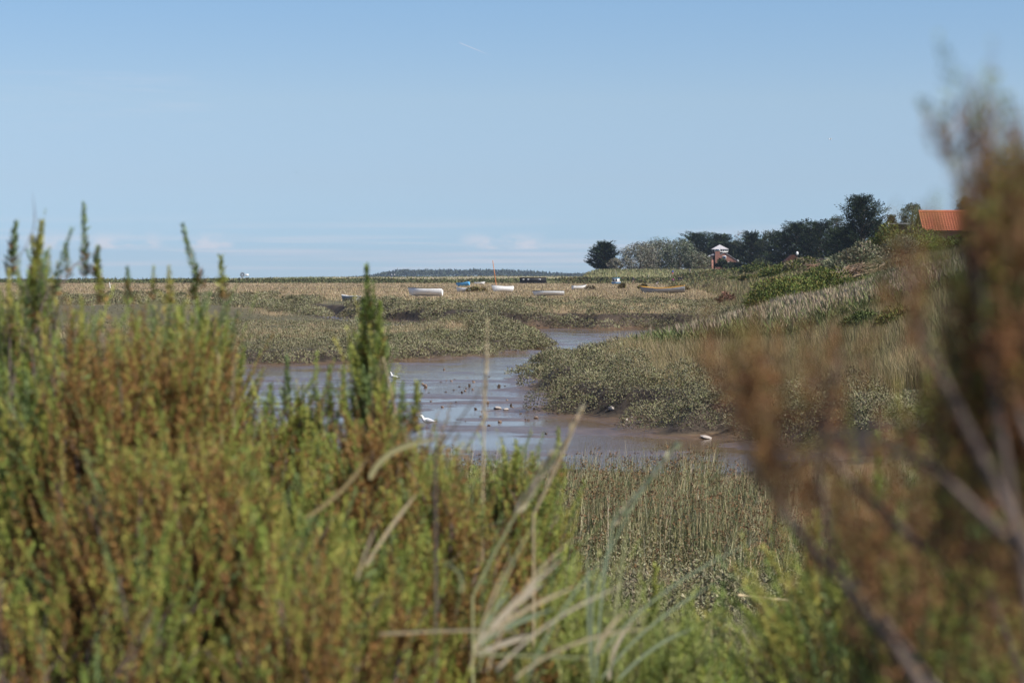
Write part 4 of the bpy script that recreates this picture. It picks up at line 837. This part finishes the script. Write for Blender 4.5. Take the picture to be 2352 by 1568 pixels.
# ------------------------------------------------------------------ gulls
def ellips(path, radii, sides=10, flat=1.0):
    pts = np.array(path, float); t = nrm(np.gradient(pts, axis=0)); a = np.tile(np.array([0, 1.0, 0]), (len(pts), 1)); b = np.cross(t, a); an = np.linspace(0, math.tau, sides, endpoint=False); rd = np.array(radii)
    V = pts[:, None] + (a[:, None] * np.cos(an)[None, :, None] * flat + b[:, None] * np.sin(an)[None, :, None]) * rd[:, None, None]; f = []
    for i in range(len(pts) - 1):
        for j in range(sides): k = (j + 1) % sides; f.append([i * sides + j, i * sides + k, (i + 1) * sides + k, (i + 1) * sides + j])
    return V.reshape(-1, 3), np.array(f)
M['gull_white'] = plain('gull_white', (.8, .79, .77), .8, .2, .08, 40); M['gull_grey'] = plain('gull_grey', (.50, .51, .54), .8, .2, .1, 40); M['gull_black'] = plain('gull_black', (.03, .03, .03), .7, .2, .2, 40); M['gull_red'] = plain('gull_red', (.16, .05, .04), .6, .3, .2, 40)
def gull(label, px, py, Y, rz, head_up, z=0):
    x = (px - 1176) / F * Y; r = empty('gull', (x, Y, max(.0, gz(x, Y))), rz, label, 'gull'); hz = .27 + .05 * head_up
    V, Fq = ellips([(-.20, 0, .145), (-.15, 0, .155), (-.08, 0, .165), (0, 0, .175), (.07, 0, .19), (.105, 0, .215), (.125, 0, hz - .03), (.14, 0, hz), (.165, 0, hz + .012), (.187, 0, hz + .008), (.195, 0, hz)], [.004, .028, .055, .07, .06, .045, .034, .034, .034, .022, .003], 12, .92)
    arr_mesh('body', V, Fq, M['gull_white'], None, r, True)
    for sd_ in (-1, 1):
        V, Fq = ellips([(.07, sd_ * .05, .205), (.02, sd_ * .062, .20), (-.06, sd_ * .058, .185), (-.13, sd_ * .04, .168), (-.19, sd_ * .02, .158)], [.012, .04, .042, .028, .01], 8, .35); wg = arr_mesh('wing', V, Fq, M['gull_grey'], None, r, True)
        V, Fq = ellips([(-.15, sd_ * .026, .163), (-.21, sd_ * .012, .155), (-.275, sd_ * .004, .15)], [.018, .012, .002], 6, .4); arr_mesh('wing_tip', V, Fq, M['gull_black'], None, wg, True)
        Bag().add(tube_quads([(-.005 + sd_ * .02, sd_ * .028, .12), (-.015 + sd_ * .03, sd_ * .03, .06), (0 + sd_ * .03, sd_ * .03, .0), (.035 + sd_ * .03, sd_ * .03, -.002)], .006, 5), (1, 1, 1)).build('leg', M['gull_red'], r)
        me = bpy.data.meshes.new('ear_spot'); bm = bmesh.new(); bmesh.ops.create_uvsphere(bm, u_segments=6, v_segments=5, radius=.009, matrix=Matrix.Translation((.152, sd_ * .028, hz + .006))); bm.to_mesh(me); bm.free(); link('ear_spot', me, r, M['gull_black'])
    V, Fq = ellips([(.185, 0, hz), (.205, 0, hz - .004), (.232, 0, hz - .014)], [.011, .008, .001], 6, .8); arr_mesh('bill', V, Fq, M['gull_red'], None, r, True)
    return r
gull('nearer white and grey gull standing with lowered head on the wet mud', 982, 984, 56.2, R(190), .25)
gull('farther white gull standing upright on the wet mud behind the tall shoot', 905, 877, 81.5, R(150), 1)
fb = empty('flying_bird', P(1907, 320, 300), R(20), 'tiny white bird flying high in the right of the sky', 'bird'); V, Fq = ellips([(-.2, 0, 0), (-.08, 0, 0), (.05, 0, .01), (.16, 0, .02), (.2, 0, .02)], [.01, .05, .06, .04, .004], 8); arr_mesh('body', V, Fq, M['gull_white'], None, fb, True)
for sd_ in (-1, 1): arr_mesh('wing', np.array([(.07, sd_ * .03, .02), (-.07, sd_ * .03, .02), (-.04, sd_ * .3, .12), (.08, sd_ * .28, .13), (-.12, sd_ * .55, .08), (-.05, sd_ * .5, .09)]), np.array([[0, 1, 2, 3], [3, 2, 4, 5]]), M['gull_grey'], None, fb)
fb = empty('flying_bird', P(682, 397, 420), R(80), 'tiny dark bird flying over the left half of the marsh', 'bird'); arr_mesh('body', *ellips([(-.2, 0, 0), (-.08, 0, 0), (.05, 0, .01), (.16, 0, .02), (.2, 0, .02)], [.01, .05, .06, .04, .004], 8), M['gull_black'], None, fb, True)
for sd_ in (-1, 1): arr_mesh('wing', np.array([(.07, sd_ * .03, .02), (-.07, sd_ * .03, .02), (-.04, sd_ * .3, .10), (.08, sd_ * .28, .11), (-.12, sd_ * .6, .0), (-.05, sd_ * .55, .01)]), np.array([[0, 1, 2, 3], [3, 2, 4, 5]]), M['gull_black'], None, fb)

# ------------------------------------------------------------------ stones on the mud
def stone(label, px, py, sx, sy, sz, mat, group=None, zz=None, seed=0):
    x, y = G(px, py, .02); bm = bmesh.new(); bmesh.ops.create_icosphere(bm, subdivisions=2, radius=.5)
    rs = random.Random(seed * 7 + int(px * 3 + py)); planes = [(Vector((rs.gauss(0, 1), rs.gauss(0, 1), rs.gauss(0, 1))).normalized(), rs.uniform(.28, .42)) for _ in range(7)]
    for v in bm.verts:
        for n_, d_ in planes:
            e = v.co.dot(n_) - d_
            if e > 0: v.co -= n_ * e
        v.co.x *= sx; v.co.y *= sy; v.co.z *= sz; 
    me = bpy.data.meshes.new('stone'); bm.to_mesh(me); bm.free(); o = link('stone', me, None, mat); o.location = (x, y, max(0, gz(x, y)) + sz * .22); o.rotation_euler = (rs.uniform(-.2, .2), rs.uniform(-.2, .2), rs.uniform(0, 6))
    return tag(o, label, 'stone', group)
def mm_px(wpx, py): return wpx / F * (EYE * F / (py - 640)) * .95
for i, (px, py, wp_, hp_, mt, lab) in enumerate([(1405, 957, 22, 11, 'pale_stone', 'largest pale rock on the mud at the foot of the right bank'), (1437, 968, 14, 8, 'pale_stone', 'pale rock to the right of the largest pale rock'), (1452, 966, 9, 5, 'pale_stone', 'smallest of the three pale rocks under the right bank'),
    (1622, 1005, 42, 8, 'pale_stone', 'long flat pale slab at the water edge below the purslane'), (1142, 939, 22, 9, 'pale_stone', 'flat pale rock with a dark side in the middle of the creek'), (1163, 942, 22, 5, 'pale_stone', 'thin flat slab just right of a flat pale rock in mid creek'),
    (1231, 959, 13, 9, 'brown_stone', 'round brown stone in the stream right of mid creek'), (1174, 931, 9, 8, 'dark_stone', 'upright dark stone in mid creek above the flat slab'), (1078, 886, 10, 11, 'dark_stone', 'pointed dark stone standing highest in the mud'), (977, 888, 10, 10, 'brown_stone', 'brown block of stone near the tall green shoot'),
    (1146, 888, 9, 10, 'dark_stone', 'black notched stone near the middle of the far mud'), (1020, 848, 8, 6, 'brown_stone', 'small brown stone alone on the far mud'), (1121, 925, 9, 8, 'brown_stone', 'brown stone behind the tall pale grass stem'),
    (1217, 941, 14, 4, 'dark_stone', 'thin dark slab beside the blue stream'), (1255, 996, 10, 8, 'dark_stone', 'dark stone at the tip of the lower mud streak'), (1148, 968, 14, 6, 'brown_stone', 'flat brown stone left of the round brown one'), (1123, 977, 9, 6, 'brown_stone', 'brown pebble near the rush tops')]):
    stone(lab, px, py, mm_px(wp_, py), mm_px(wp_, py) * .7, mm_px(hp_, py) * 1.15, M[mt], 'stones on the creek mud')
for i in range(46):
    px = random.uniform(930, 1260); py = 860 + 110 * random.random() ** 1.1
    if px > 1200 and py < 905: px -= 160
    wp_ = random.uniform(4, 10)
    stone('small dark lump of stone lying on the creek mud', px, py, mm_px(wp_, py), mm_px(wp_, py) * .8, mm_px(wp_ * random.uniform(.35, .7), py), M[random.choice(['dark_stone', 'dark_stone', 'brown_stone'])], 'small lumps scattered on the mud', seed=i)

rng = np.random.default_rng(5)

# ------------------------------------------------------------------ foreground sea-blite shrubs, a few metres from the lens
def shoot_leaves(bag, base, dirs, ln, bend, nl, leaf, rad_pal, brown):
    """leafy shoots: nl small fleshy leaves spiralled round every curved shoot; brown (n,) = share of rusty old leaves"""
    n = len(base); i = np.arange(nl); t = ((i + .5) / nl)[None, :, None]; L_ = ln[:, None, None]
    ax = base[:, None] + dirs[:, None] * L_ * t + bend[:, None] * L_ * t ** 2
    tg = nrm(dirs[:, None] + 2 * bend[:, None] * t); ref = nrm(np.cross(tg, np.array([.3, .9, .2]))); b = np.cross(tg, ref)
    a = (i * 2.39996)[None, :, None] + rng.uniform(0, 6.28, (n, 1, 1)); radl = ref * np.cos(a) + b * np.sin(a)
    op = (1.0 - .55 * t) * rng.uniform(.7, 1.15, (n, nl, 1)); dd = nrm(tg * np.cos(op) + radl * np.sin(op) + rng.normal(0, .12, (n, nl, 3)))
    lf = leaf * rng.uniform(.7, 1.35, (n, 1)) * (1.1 - .5 * t[..., 0]) * rng.uniform(.75, 1.25, (n, nl)); p = (ax + radl * .0012).reshape(-1, 3)
    isb = rng.random((n, nl)) < 1 / (1 + np.exp(-(brown[:, None] - t[..., 0] * .9 - .05) * 7)) ; k = n * nl
    ci = rng.choice(len(rad_pal[0]), n); c = np.repeat(np.array(rad_pal[0])[ci][:, None], nl, 1) * (.8 + .45 * t) * rng.uniform(.8, 1.2, (n, nl, 1))
    cb = np.array(rad_pal[1])[rng.choice(len(rad_pal[1]), (n, nl))] * rng.uniform(.75, 1.25, (n, nl, 1)); c = np.where(isb[..., None], cb, c)
    bag.add(leaf_quads(p, dd.reshape(-1, 3), lf.reshape(-1), lf.reshape(-1) * .29, (radl + rng.normal(0, .5, radl.shape)).reshape(-1, 3)), c.reshape(-1, 3))
GR = [(.205, .245, .052), (.26, .275, .058), (.145, .19, .044), (.295, .27, .065), (.135, .18, .066)]
BR = [(.27, .135, .045), (.21, .115, .04), (.31, .19, .06), (.15, .085, .035)]
RB = [(.23, .10, .042), (.17, .085, .042), (.12, .068, .04), (.24, .14, .052)]
def blite(label, px, Y, wpx, toppy, n, depth=.36, brown=(.42, 1.0), palette=(GR, BR), nl=120, ln=(.08, .20), leaf=.0125, tall=(), botpy=1700, lean=(0, 0), group='sea blite shrubs in the foreground', stem_rad=.006, spread=.22, cat='shrub', topjit=.08):
    """dome of upright leafy shoots on woody stems; tall = single shoots standing clear of the crown: (px, base py, top px, top py)"""
    x = (px - 1176) / F * Y; g0 = gz(x, Y); r = empty('sea_blite_shrub', (x, Y, g0 - .02), 0, label, cat, group)
    n = int(n * 3.0); rx = wpx / F * Y * .5; top = P(px, toppy, Y).z - g0; bot = max(.02, P(px, botpy, Y).z - g0)
    u = rng.uniform(-1, 1, n); v = rng.uniform(-1, 1, n); k = u * u + v * v < 1.0; u, v = u[k], v[k]; n = len(u); q = np.sqrt(u * u + v * v)
    env = top - (top - bot) * .62 * q ** 3.6 + (noise(u * 3.1 + px, v * 3.1, 7) - .5) * topjit * 2.2 - rng.random(n) ** 1.3 * topjit
    lnn = rng.uniform(*ln, n); f = rng.random(n) ** .5; zz = f * (top - bot); cl = .78 * noise(u * rx * 9 + px, zz * 4.5 + v * depth * 1.2, 17) + .22 * noise(v * depth * 9 - px, zz * 6 + u * rx * 9, 18); th = lerp(.07, -.10, sst(.45, .95, f)); k = rng.random(n) < sst(.46, .54, cl - th) + .004 + .5 * (f > .93); u, v, q, env, lnn, f = u[k], v[k], q[k], env[k], lnn[k], f[k]; n = len(u); z = bot + (env - bot) * f - lnn * .8 * (f > .8); 
    b0 = np.stack([u * rx + lean[0] * f * (top - bot), v * depth + lean[1] * f, np.maximum(z, .03)], 1)
    d = nrm(np.stack([u * .5 * q, v * .5 * q, np.ones(n)], 1) + rng.normal(0, spread, (n, 3)) + np.array([lean[0], lean[1], 0])); bend = np.stack([rng.normal(0, .12, n), rng.normal(0, .12, n), rng.uniform(.0, .25, n)], 1)
    br = lerp(brown[1], brown[0], np.clip(f * 1.15, 0, 1)) * rng.uniform(.4, 1.5, n) * (.1 + 1.55 * sst(.32, .74, noise(b0[:, 0] * 5 + px, z * 4, 19))); g = Bag(); shoot_leaves(g, b0, d, lnn, bend, nl, leaf, palette, br)
    g.build('foliage', M['fleshy_leaf'], r)
    w_ = Bag(); m = min(n, 160)
    for i in range(m):
        e = b0[i]; s0 = np.array([e[0] * .25, e[1] * .25, 0.0]); w_.add(tube_quads([s0, lerp(s0, e, .55) + rng.normal(0, .015, 3), e, e + d[i] * lnn[i] * .7], [stem_rad, stem_rad * .6, stem_rad * .35, .0008], 4), (.2, .15, .12))
    for i in range(min(n // 8, 70)):
        e = b0[rng.integers(n)]; l_ = rng.uniform(.05, .15); dv = nrm(rng.normal(0, .45, 3) + [0, 0, 1]); w_.add(tube_quads([e, e + dv * l_ * .5 + rng.normal(0, .01, 3), e + dv * l_], [.0022, .0016, .0006], 4), (.2, .15, .12))
    w_.build('stem', M['twig'], r)
    for (bx, by, tx, ty) in tall:
        p0 = np.array(P(bx, by, Y)) - [x, Y, g0 - .02]; p1 = np.array(P(tx, ty, Y)) - [x, Y, g0 - .02]; le = np.linalg.norm(p1 - p0); g = Bag(); dd = nrm((p1 - p0)[None]); bd = np.array([[-(p1 - p0)[0] * .5 / le, 0, .0]])
        shoot_leaves(g, p0[None], dd - bd, np.array([le]), bd, int(le / .0009), leaf * 1.35, palette, np.array([brown[0] * .35])); g.build('leafy_shoot', M['fleshy_leaf'], r)
    return r
blite('tall green shrub filling the left edge, several spires against the sky', 120, 4.7, 440, 560, 700, tall=[(70, 680, 95, 512), (20, 640, 35, 515), (195, 640, 193, 470), (160, 640, 150, 560), (215, 640, 225, 570), (235, 700, 225, 600), (100, 660, 75, 545)], topjit=.06)
blite('green shrub with one long leaning spire, right of the tallest left shrub', 430, 5.0, 330, 615, 620, tall=[(470, 660, 420, 515), (295, 700, 292, 618), (350, 690, 353, 612), (390, 700, 388, 612), (515, 690, 508, 592), (440, 690, 450, 625)], topjit=.06)
blite('olive and rust shrub low at the left, in front of the tallest shrub', 270, 4.1, 640, 715, 900, brown=(.55, 1.1), topjit=.10)
blite('slender green spire shrub rising alone before the creek', 852, 5.2, 90, 700, 260, depth=.08, tall=[(850, 760, 842, 612), (838, 820, 832, 690), (870, 830, 872, 700), (858, 800, 858, 650), (885, 890, 890, 790)], spread=.12, brown=(.12, .4), topjit=.05)
blite('bright green shrub with short spires left of the slender one', 690, 5.1, 330, 880, 480, tall=[(662, 960, 658, 822), (758, 960, 757, 845), (788, 960, 790, 842), (615, 960, 622, 885), (540, 900, 560, 800)], brown=(.3, .8), topjit=.07)
blite('rusty green shrub under the slender spire', 880, 4.6, 330, 930, 560, tall=[(945, 1000, 960, 880), (920, 980, 925, 880)], brown=(.55, 1.1))
blite('low bright green shrub at the lower edge of the creek', 1180, 5.6, 280, 1005, 420, tall=[(1284, 1100, 1282, 985), (1190, 1070, 1185, 1012), (1225, 1090, 1222, 1040)], brown=(.25, .7))
blite('mottled green and brown shrub in the lower left of the picture', 520, 3.7, 760, 1060, 900, brown=(.5, 1.0), topjit=.12, leaf=.0125)
blite('brownish shrub in the lower middle behind the pale grass blades', 1010, 4.2, 520, 1130, 760, brown=(.4, .9), topjit=.10)
blite('green shrub at the bottom left corner', 160, 3.3, 520, 1290, 520, brown=(.4, .95), topjit=.12)
blite('yellow green shrub along the bottom edge left of centre', 700, 3.4, 620, 1370, 560, brown=(.42, .95), topjit=.10)
blite('pale green shrub along the bottom edge right of centre', 1280, 4.4, 560, 1440, 620, brown=(.3, .75), palette=([(.22, .25, .06), (.18, .22, .06), (.26, .27, .10)], BR), topjit=.08)
blite('loose green shrub at the bottom between grass and dark twigs', 1640, 4.8, 420, 1530, 420, brown=(.3, .75), tall=[(1500, 1480, 1505, 1300), (1655, 1480, 1660, 1340)], topjit=.09)
blite('green shrub at the foot of the blurred twigs', 2060, 3.4, 460, 1330, 520, brown=(.1, .45), tall=[(2010, 1300, 2018, 1000), (1870, 1300, 1876, 1180)], topjit=.12)
blite('grey green sprigs of purslane behind the foreground, before the mud', 690, 9.5, 130, 905, 150, depth=.35, palette=([(.17, .18, .10), (.13, .14, .08), (.2, .2, .12)], PURS), brown=(.1, .3), leaf=.02, nl=70, ln=(.1, .22), group='purslane sprigs in the middle ground', topjit=.05)
blite('grey purslane clump behind the left shrub at the creek edge', 535, 16, 60, 850, 120, depth=.4, palette=(PURS, PURS), brown=(.1, .3), leaf=.03, nl=60, ln=(.12, .25), group='purslane sprigs in the middle ground', topjit=.06)
# blurred, mostly rust-brown shrub right beside the lens, with bare woody branches
def close_shrub(label, Y, branches, shoots, palette, brown, leaf=.0068):
    x0 = branches[0][0][0][0]; x = (x0 - 1176) / F * Y; g0 = gz(x, Y); r = empty('sea_blite_shrub', (x, Y, g0), 0, label, 'shrub', 'sea blite shrubs beside the lens'); o = np.array([x, Y, g0])
    for br, rad in branches:
        pts = [np.array(P(a, b_, Y + c_)) - o for a, b_, c_ in br]; Bag().add(tube_quads(pts, np.linspace(rad, rad * .35, len(pts)), 7), (.2, .16, .14)).build('branch', M['twig'], r)
    g = Bag()
    for (bx, by, tx, ty, dy, cnt, sp) in shoots:
        cnt = int(cnt * 2.3); p0 = np.array(P(bx, by, Y + dy)) - o; p1 = np.array(P(tx, ty, Y + dy)) - o; f = rng.random(cnt); b0 = p0 + (p1 - p0) * f[:, None] + rng.normal(0, 1, (cnt, 3)) * np.array([sp, .04, sp]); d = nrm((p1 - p0)[None] / np.linalg.norm(p1 - p0) * .6 + np.array([0, 0, .4]) + rng.normal(0, .13, (cnt, 3)))
        shoot_leaves(g, b0, d, rng.uniform(.025, .055, cnt) * Y / 1.25, rng.normal(0, .1, (cnt, 3)), 40, leaf, palette, np.clip(brown * rng.uniform(.5, 1.5, cnt), 0, 1))
    g.build('foliage', M['fleshy_leaf'], r); return r
mix = (GR, RB)
close_shrub('reddish brown blurred shrub at the right edge reaching into the sky', 1.25,
    [([(2420, 1700, 0), (2330, 1200, 0), (2268, 800, 0), (2236, 480, 0), (2208, 230, 0)], .0036), ([(2420, 1500, .05), (2370, 900, .05), (2340, 500, .05), (2326, 300, .05)], .004), ([(2380, 1300, -.05), (2220, 980, -.05), (2120, 780, -.05), (2080, 640, -.05)], .003), ([(2330, 1250, .0), (2150, 1080, .0), (2000, 1010, .0), (1890, 1000, .0)], .0026), ([(2400, 1100, 0), (2290, 820, 0), (2240, 660, 0), (2215, 560, 0)], .0022)],
    [(2262, 680, 2226, 340, 0, 8, .002), (2216, 390, 2192, 310, 0, 2, .002), (2222, 390, 2230, 310, 0, 2, .002), (2356, 680, 2340, 420, .05, 40, .008), (2345, 900, 2330, 600, 0, 55, .013), (2370, 1150, 2320, 680, .1, 80, .015), (2350, 1450, 2320, 900, .1, 110, .022), (2262, 1000, 2250, 720, .1, 18, .008), (2120, 820, 2085, 660, -.05, 5, .003), (2230, 1300, 2220, 900, .2, 44, .018), (2362, 850, 2358, 500, .1, 50, .010)], mix, .82)
close_shrub('rust coloured blurred shrub with bare forked twigs before the purslane', 1.5,
    [([(2200, 1700, 0), (2050, 1480, 0), (1920, 1320, 0), (1800, 1180, 0), (1725, 1060, 0), (1690, 930, 0)], .0042), ([(1920, 1320, 0), (1880, 1080, 0), (1905, 920, 0), (1930, 800, 0)], .0024), ([(1800, 1180, 0), (1775, 1000, 0), (1735, 840, 0)], .0024), ([(2120, 1260, 0), (2010, 1160, 0), (1930, 1080, 0), (1850, 960, 0)], .003)],
    [(1765, 1130, 1740, 920, 0, 15, .006), (1735, 960, 1722, 870, 0, 6, .003), (1640, 900, 1632, 850, 0, 3, .002), (1880, 1010, 1872, 860, .05, 5, .004), (1925, 980, 1936, 870, 0, 3, .003), (1900, 1010, 1958, 860, .03, 3, .003), (1805, 1190, 1772, 1060, 0, 10, .006), (1790, 1000, 1800, 880, .05, 4, .003), (1960, 1450, 1900, 1200, .05, 8, .02), (1960, 1300, 1840, 1080, .1, 9, .008), (2050, 1350, 1965, 1100, .1, 12, .010), (2120, 1260, 2060, 1020, .1, 9, .008), (2110, 1500, 2010, 1290, .1, 14, .016), (1690, 1010, 1680, 920, 0, 3, .003)], ([(.17, .15, .045), (.15, .11, .045)], RB), .85)
close_shrub('mixed green and brown blurred shrub in the bottom right corner', 1.9,
    [([(2420, 1750, 0), (2250, 1300, 0), (2180, 1050, 0), (2160, 930, 0)], .0045), ([(2250, 1720, 0), (2080, 1480, 0), (1960, 1330, 0)], .005), ([(2450, 1500, 0), (2330, 1180, 0), (2230, 980, 0)], .004)],
    [(2330, 1600, 2290, 1080, 0, 110, .045), (2200, 1600, 2160, 1180, .1, 70, .04), (2340, 1350, 2320, 980, .1, 70, .028), (2030, 1620, 2020, 1430, .1, 30, .03), (2180, 1120, 2165, 930, 0, 8, .006), (2300, 1680, 2220, 1420, .2, 110, .07), (2100, 1650, 2080, 1480, .2, 70, .05)], (GR, RB), .35)

# ------------------------------------------------------------------ foreground grass stalks and blades
def ribbon(pts, wd):
    pts = np.array(pts, float); n = len(pts); t = nrm(np.gradient(pts, axis=0)); sd_ = nrm(np.cross(t, np.array([.15, 1, .1]))); u = np.linspace(0, 1, n)
    wv_ = (wd * np.minimum(1, np.minimum(u * 8 + .5, (1 - u) * 3.2 + .06)))[:, None] * .5; up = np.cross(sd_, t) * wv_ * .35
    V = np.stack([pts - sd_ * wv_, pts + up, pts + sd_ * wv_], 1).reshape(-1, 3); f = []
    for i in range(n - 1): f += [[3 * i, 3 * i + 1, 3 * i + 4, 3 * i + 3], [3 * i + 1, 3 * i + 2, 3 * i + 5, 3 * i + 4]]
    return V, np.array(f)
def curve(p, n=14):
    p = np.array(p, float); t = np.linspace(0, 1, n)[:, None]
    return p[0] * (1 - t) ** 2 + 2 * p[1] * t * (1 - t) + p[2] * t ** 2 if len(p) == 3 else p[0] + (p[1] - p[0]) * t
STRAW = (.58, .46, .28); SAGEB = (.30, .35, .21); PALEG = (.42, .42, .20); WHITEST = (.61, .51, .36)
def stalk(label, Y, pts, wd, c, head=None, hw=.010, leafs=(), name='grass_stalk', group='grass stalks in the foreground'):
    x = (pts[0][0] - 1176) / F * Y; g0 = gz(x, Y); r = empty(name, (x, Y, g0), 0, label, 'grass', group); o = np.array([x, Y, g0]); W_ = lambda q_: np.array(P(q_[0], q_[1], Y)) - o
    cu = curve([W_(q_) for q_ in pts]); root = np.array([cu[0][0], 0.02, .0]); full = np.concatenate([curve([root, cu[0]], 6)[:-1], cu])
    Bag().add(tube_quads(full, np.linspace(wd * .55, wd * .3, len(full)), 5), c).build('stem', M['grass'], r)
    if head:
        h_ = curve([W_(q_) for q_ in head], 40); g = Bag(); t = nrm(np.gradient(h_, axis=0)); n = len(h_)
        for s_ in range(3): g.add(leaf_quads(h_ + rng.normal(0, .001, (n, 3)), nrm(t + rdir(n) * .28), hw * 2.4, hw * .55), pal([c, WHITEST], n, .15))
        g.build('seed_head', M['grass'], r)
    for lp in leafs: Bag().add(ribbon(curve([W_(q_) for q_ in lp[0]], 16), lp[1]), lp[2]).build('blade', M['grass'], r)
    return r
stalk('tall straight pale grass stem crossing the creek', 4.3, [(1108, 1130), (1114, 900), (1120, 730)], .0035, STRAW, [(1111, 980), (1118, 800)], .006)
stalk('thick pale seed head leaning right in front of the shore', 3.7, [(1085, 1370), (1150, 1230), (1255, 1068)], .006, PALEG, [(1185, 1180), (1258, 1062)], .013)
stalk('pale seed head bending up over the mud, right of the thick one', 4.0, [(1225, 1180), (1290, 1060), (1332, 945)], .005, STRAW, [(1255, 1110), (1332, 945)], .008)
stalk('long straw spike leaning right over the rushes', 4.0, [(1360, 1380), (1410, 1200), (1545, 1030)], .005, SAGEB, [(1400, 1215), (1547, 1030)], .009)
stalk('thin pale stem left of the gull, bent right', 4.9, [(935, 1080), (905, 920), (880, 820)], .004, STRAW)
stalk('pair of pale dry stems before the left mud', 4.4, [(508, 1000), (500, 900), (502, 815)], .007, (.38, .30, .16), leafs=[([(540, 1010), (534, 900), (540, 800)], .006, (.36, .28, .15))])
stalk('grey brown stem slanting up right of the gull', 3.4, [(1000, 1040), (1050, 970), (1110, 890)], .004, (.18, .15, .12))
bt = empty('grass_tuft', (P(1090, 1500, 3.1).x, 3.1, gz(P(1090, 1500, 3.1).x, 3.1)), 0, 'tuft of broad pale dry blades fanning out at bottom centre', 'grass', 'grass tufts in the foreground'); o_ = np.array(bt.location)
def blades(root, Y, lst, o):
    for pts, wd, c in lst: Bag().add(ribbon(curve([np.array(P(a, b_, Y)) - o for a, b_ in pts], 18), wd), c).build('blade', M['grass'], root)
blades(bt, 3.1, [([(1120, 1540), (1180, 1330), (1330, 1230)], .0032, STRAW), ([(1140, 1540), (1260, 1400), (1470, 1330)], .0035, WHITEST), ([(1100, 1540), (1150, 1300), (1240, 1190)], .003, PALEG), ([(1180, 1560), (1300, 1450), (1520, 1440)], .0035, STRAW), ([(1080, 1540), (1110, 1400), (1180, 1270)], .003, STRAW), ([(1210, 1560), (1280, 1380), (1420, 1250)], .003, SAGEB), ([(1090, 1490), (1150, 1400), (1300, 1275)], 0.0062, WHITEST), ([(1090, 1485), (1190, 1370), (1250, 1340)], 0.0074, WHITEST), ([(1100, 1480), (1160, 1430), (1280, 1395)], 0.0068, SAGEB), ([(1095, 1500), (1170, 1470), (1225, 1455)], 0.0074, WHITEST), ([(1060, 1360), (1075, 1310), (1010, 1285)], 0.0043, PALEG),
    ([(1120, 1460), (1200, 1390), (1340, 1340)], 0.0056, STRAW), ([(1095, 1470), (1130, 1400), (1180, 1350)], 0.0050, SAGEB), ([(870, 1455), (1100, 1440), (1210, 1450)], 0.0037, STRAW), ([(1080, 1500), (1250, 1505), (1370, 1510)], 0.0043, PALEG), ([(820, 1330), (840, 1260), (866, 1205)], 0.0031, STRAW), ([(1370, 1500), (1390, 1440), (1440, 1400)], 0.0050, STRAW)], o_)
b2 = empty('grass_tuft', (P(1380, 1540, 3.9).x, 3.9, gz(P(1380, 1540, 3.9).x, 3.9)), 0, 'blue green grass tuft with arching blades right of bottom centre', 'grass', 'grass tufts in the foreground')
blades(b2, 3.9, [([(1370, 1560), (1375, 1350), (1420, 1150)], 0.0053, SAGEB), ([(1360, 1540), (1350, 1420), (1350, 1260)], 0.0060, SAGEB), ([(1400, 1540), (1420, 1350), (1445, 1180)], 0.0045, PALEG), ([(1380, 1500), (1500, 1340), (1760, 1230)], 0.0037, SAGEB), ([(1380, 1560), (1480, 1420), (1660, 1330)], 0.0045, SAGEB), ([(1400, 1560), (1400, 1480), (1460, 1420)], 0.0067, WHITEST), ([(1420, 1560), (1500, 1470), (1600, 1440)], 0.0060, SAGEB)], np.array(b2.location))
b3 = empty('grass_tuft', (P(1960, 1560, 4.2).x, 4.2, gz(P(1960, 1560, 4.2).x, 4.2)), 0, 'grey green grass tuft under the blurred shrub at bottom right', 'grass', 'grass tufts in the foreground')
blades(b3, 4.2, [([(1940 + i * 9, 1600), (1930 + i * 14, 1500), (1900 + i * 25 + (i % 3) * 12, 1370 + (i * 37) % 90)], .008, [SAGEB, PALEG, (.15, .19, .09)][i % 3]) for i in range(12)], np.array(b3.location))
b4 = empty('grass_tuft', (P(960, 1020, 3.6).x, 3.6, gz(P(960, 1020, 3.6).x, 3.6)), 0, 'straw blade bent flat and pointing right under the gull', 'grass', 'grass tufts in the foreground')
blades(b4, 3.6, [([(850, 1100), (880, 1015), (1020, 1006)], .009, (.42, .37, .18)), ([(700, 1190), (800, 1130), (850, 1040)], .006, (.36, .27, .13)), ([(840, 1300), (900, 1200), (960, 1130)], .006, STRAW)], np.array(b4.location))
b5 = empty('grass_stalk', (P(75, 600, 3.8).x, 3.8, gz(P(75, 600, 3.8).x, 3.8)), 0, 'hair thin curved stem rising left of the spires', 'grass', 'grass stalks in the foreground')
blades(b5, 3.8, [([(30, 600), (100, 540), (72, 440)], .0018, (.25, .18, .17))], np.array(b5.location))
dt = P(1730, 1367, 9); b6 = empty('dry_stem', (dt.x, 9, gz(dt.x, 9)), 0, 'fallen pale stem lying across the near purslane', 'stem')
Bag().add(tube_quads([np.array(P(1695, 1366, 9)) - np.array(b6.location), np.array(P(1895, 1388, 9)) - np.array(b6.location)], .006, 5), STRAW).build('stem', M['grass'], b6)

# ------------------------------------------------------------------ haze over the marsh
HAZE = 0.00007
V, Fq = box_quads((0, 2450, 29), (6000, 5100, 62))
hz = arr_mesh('haze', V, Fq, None); tag(hz, kind='stuff')
hm = bpy.data.materials.new('haze'); hm.use_nodes = True; t = hm.node_tree; t.nodes.remove(t.nodes['Principled BSDF'])
pv = N(t, 'ShaderNodeVolumePrincipled'); pv.inputs['Color'].default_value = (.72, .82, 1, 1); pv.inputs['Density'].default_value = HAZE; pv.inputs['Anisotropy'].default_value = .3
L(t, pv, 0, t.nodes['Material Output'], 'Volume'); hz.data.materials.clear(); hz.data.materials.append(hm)
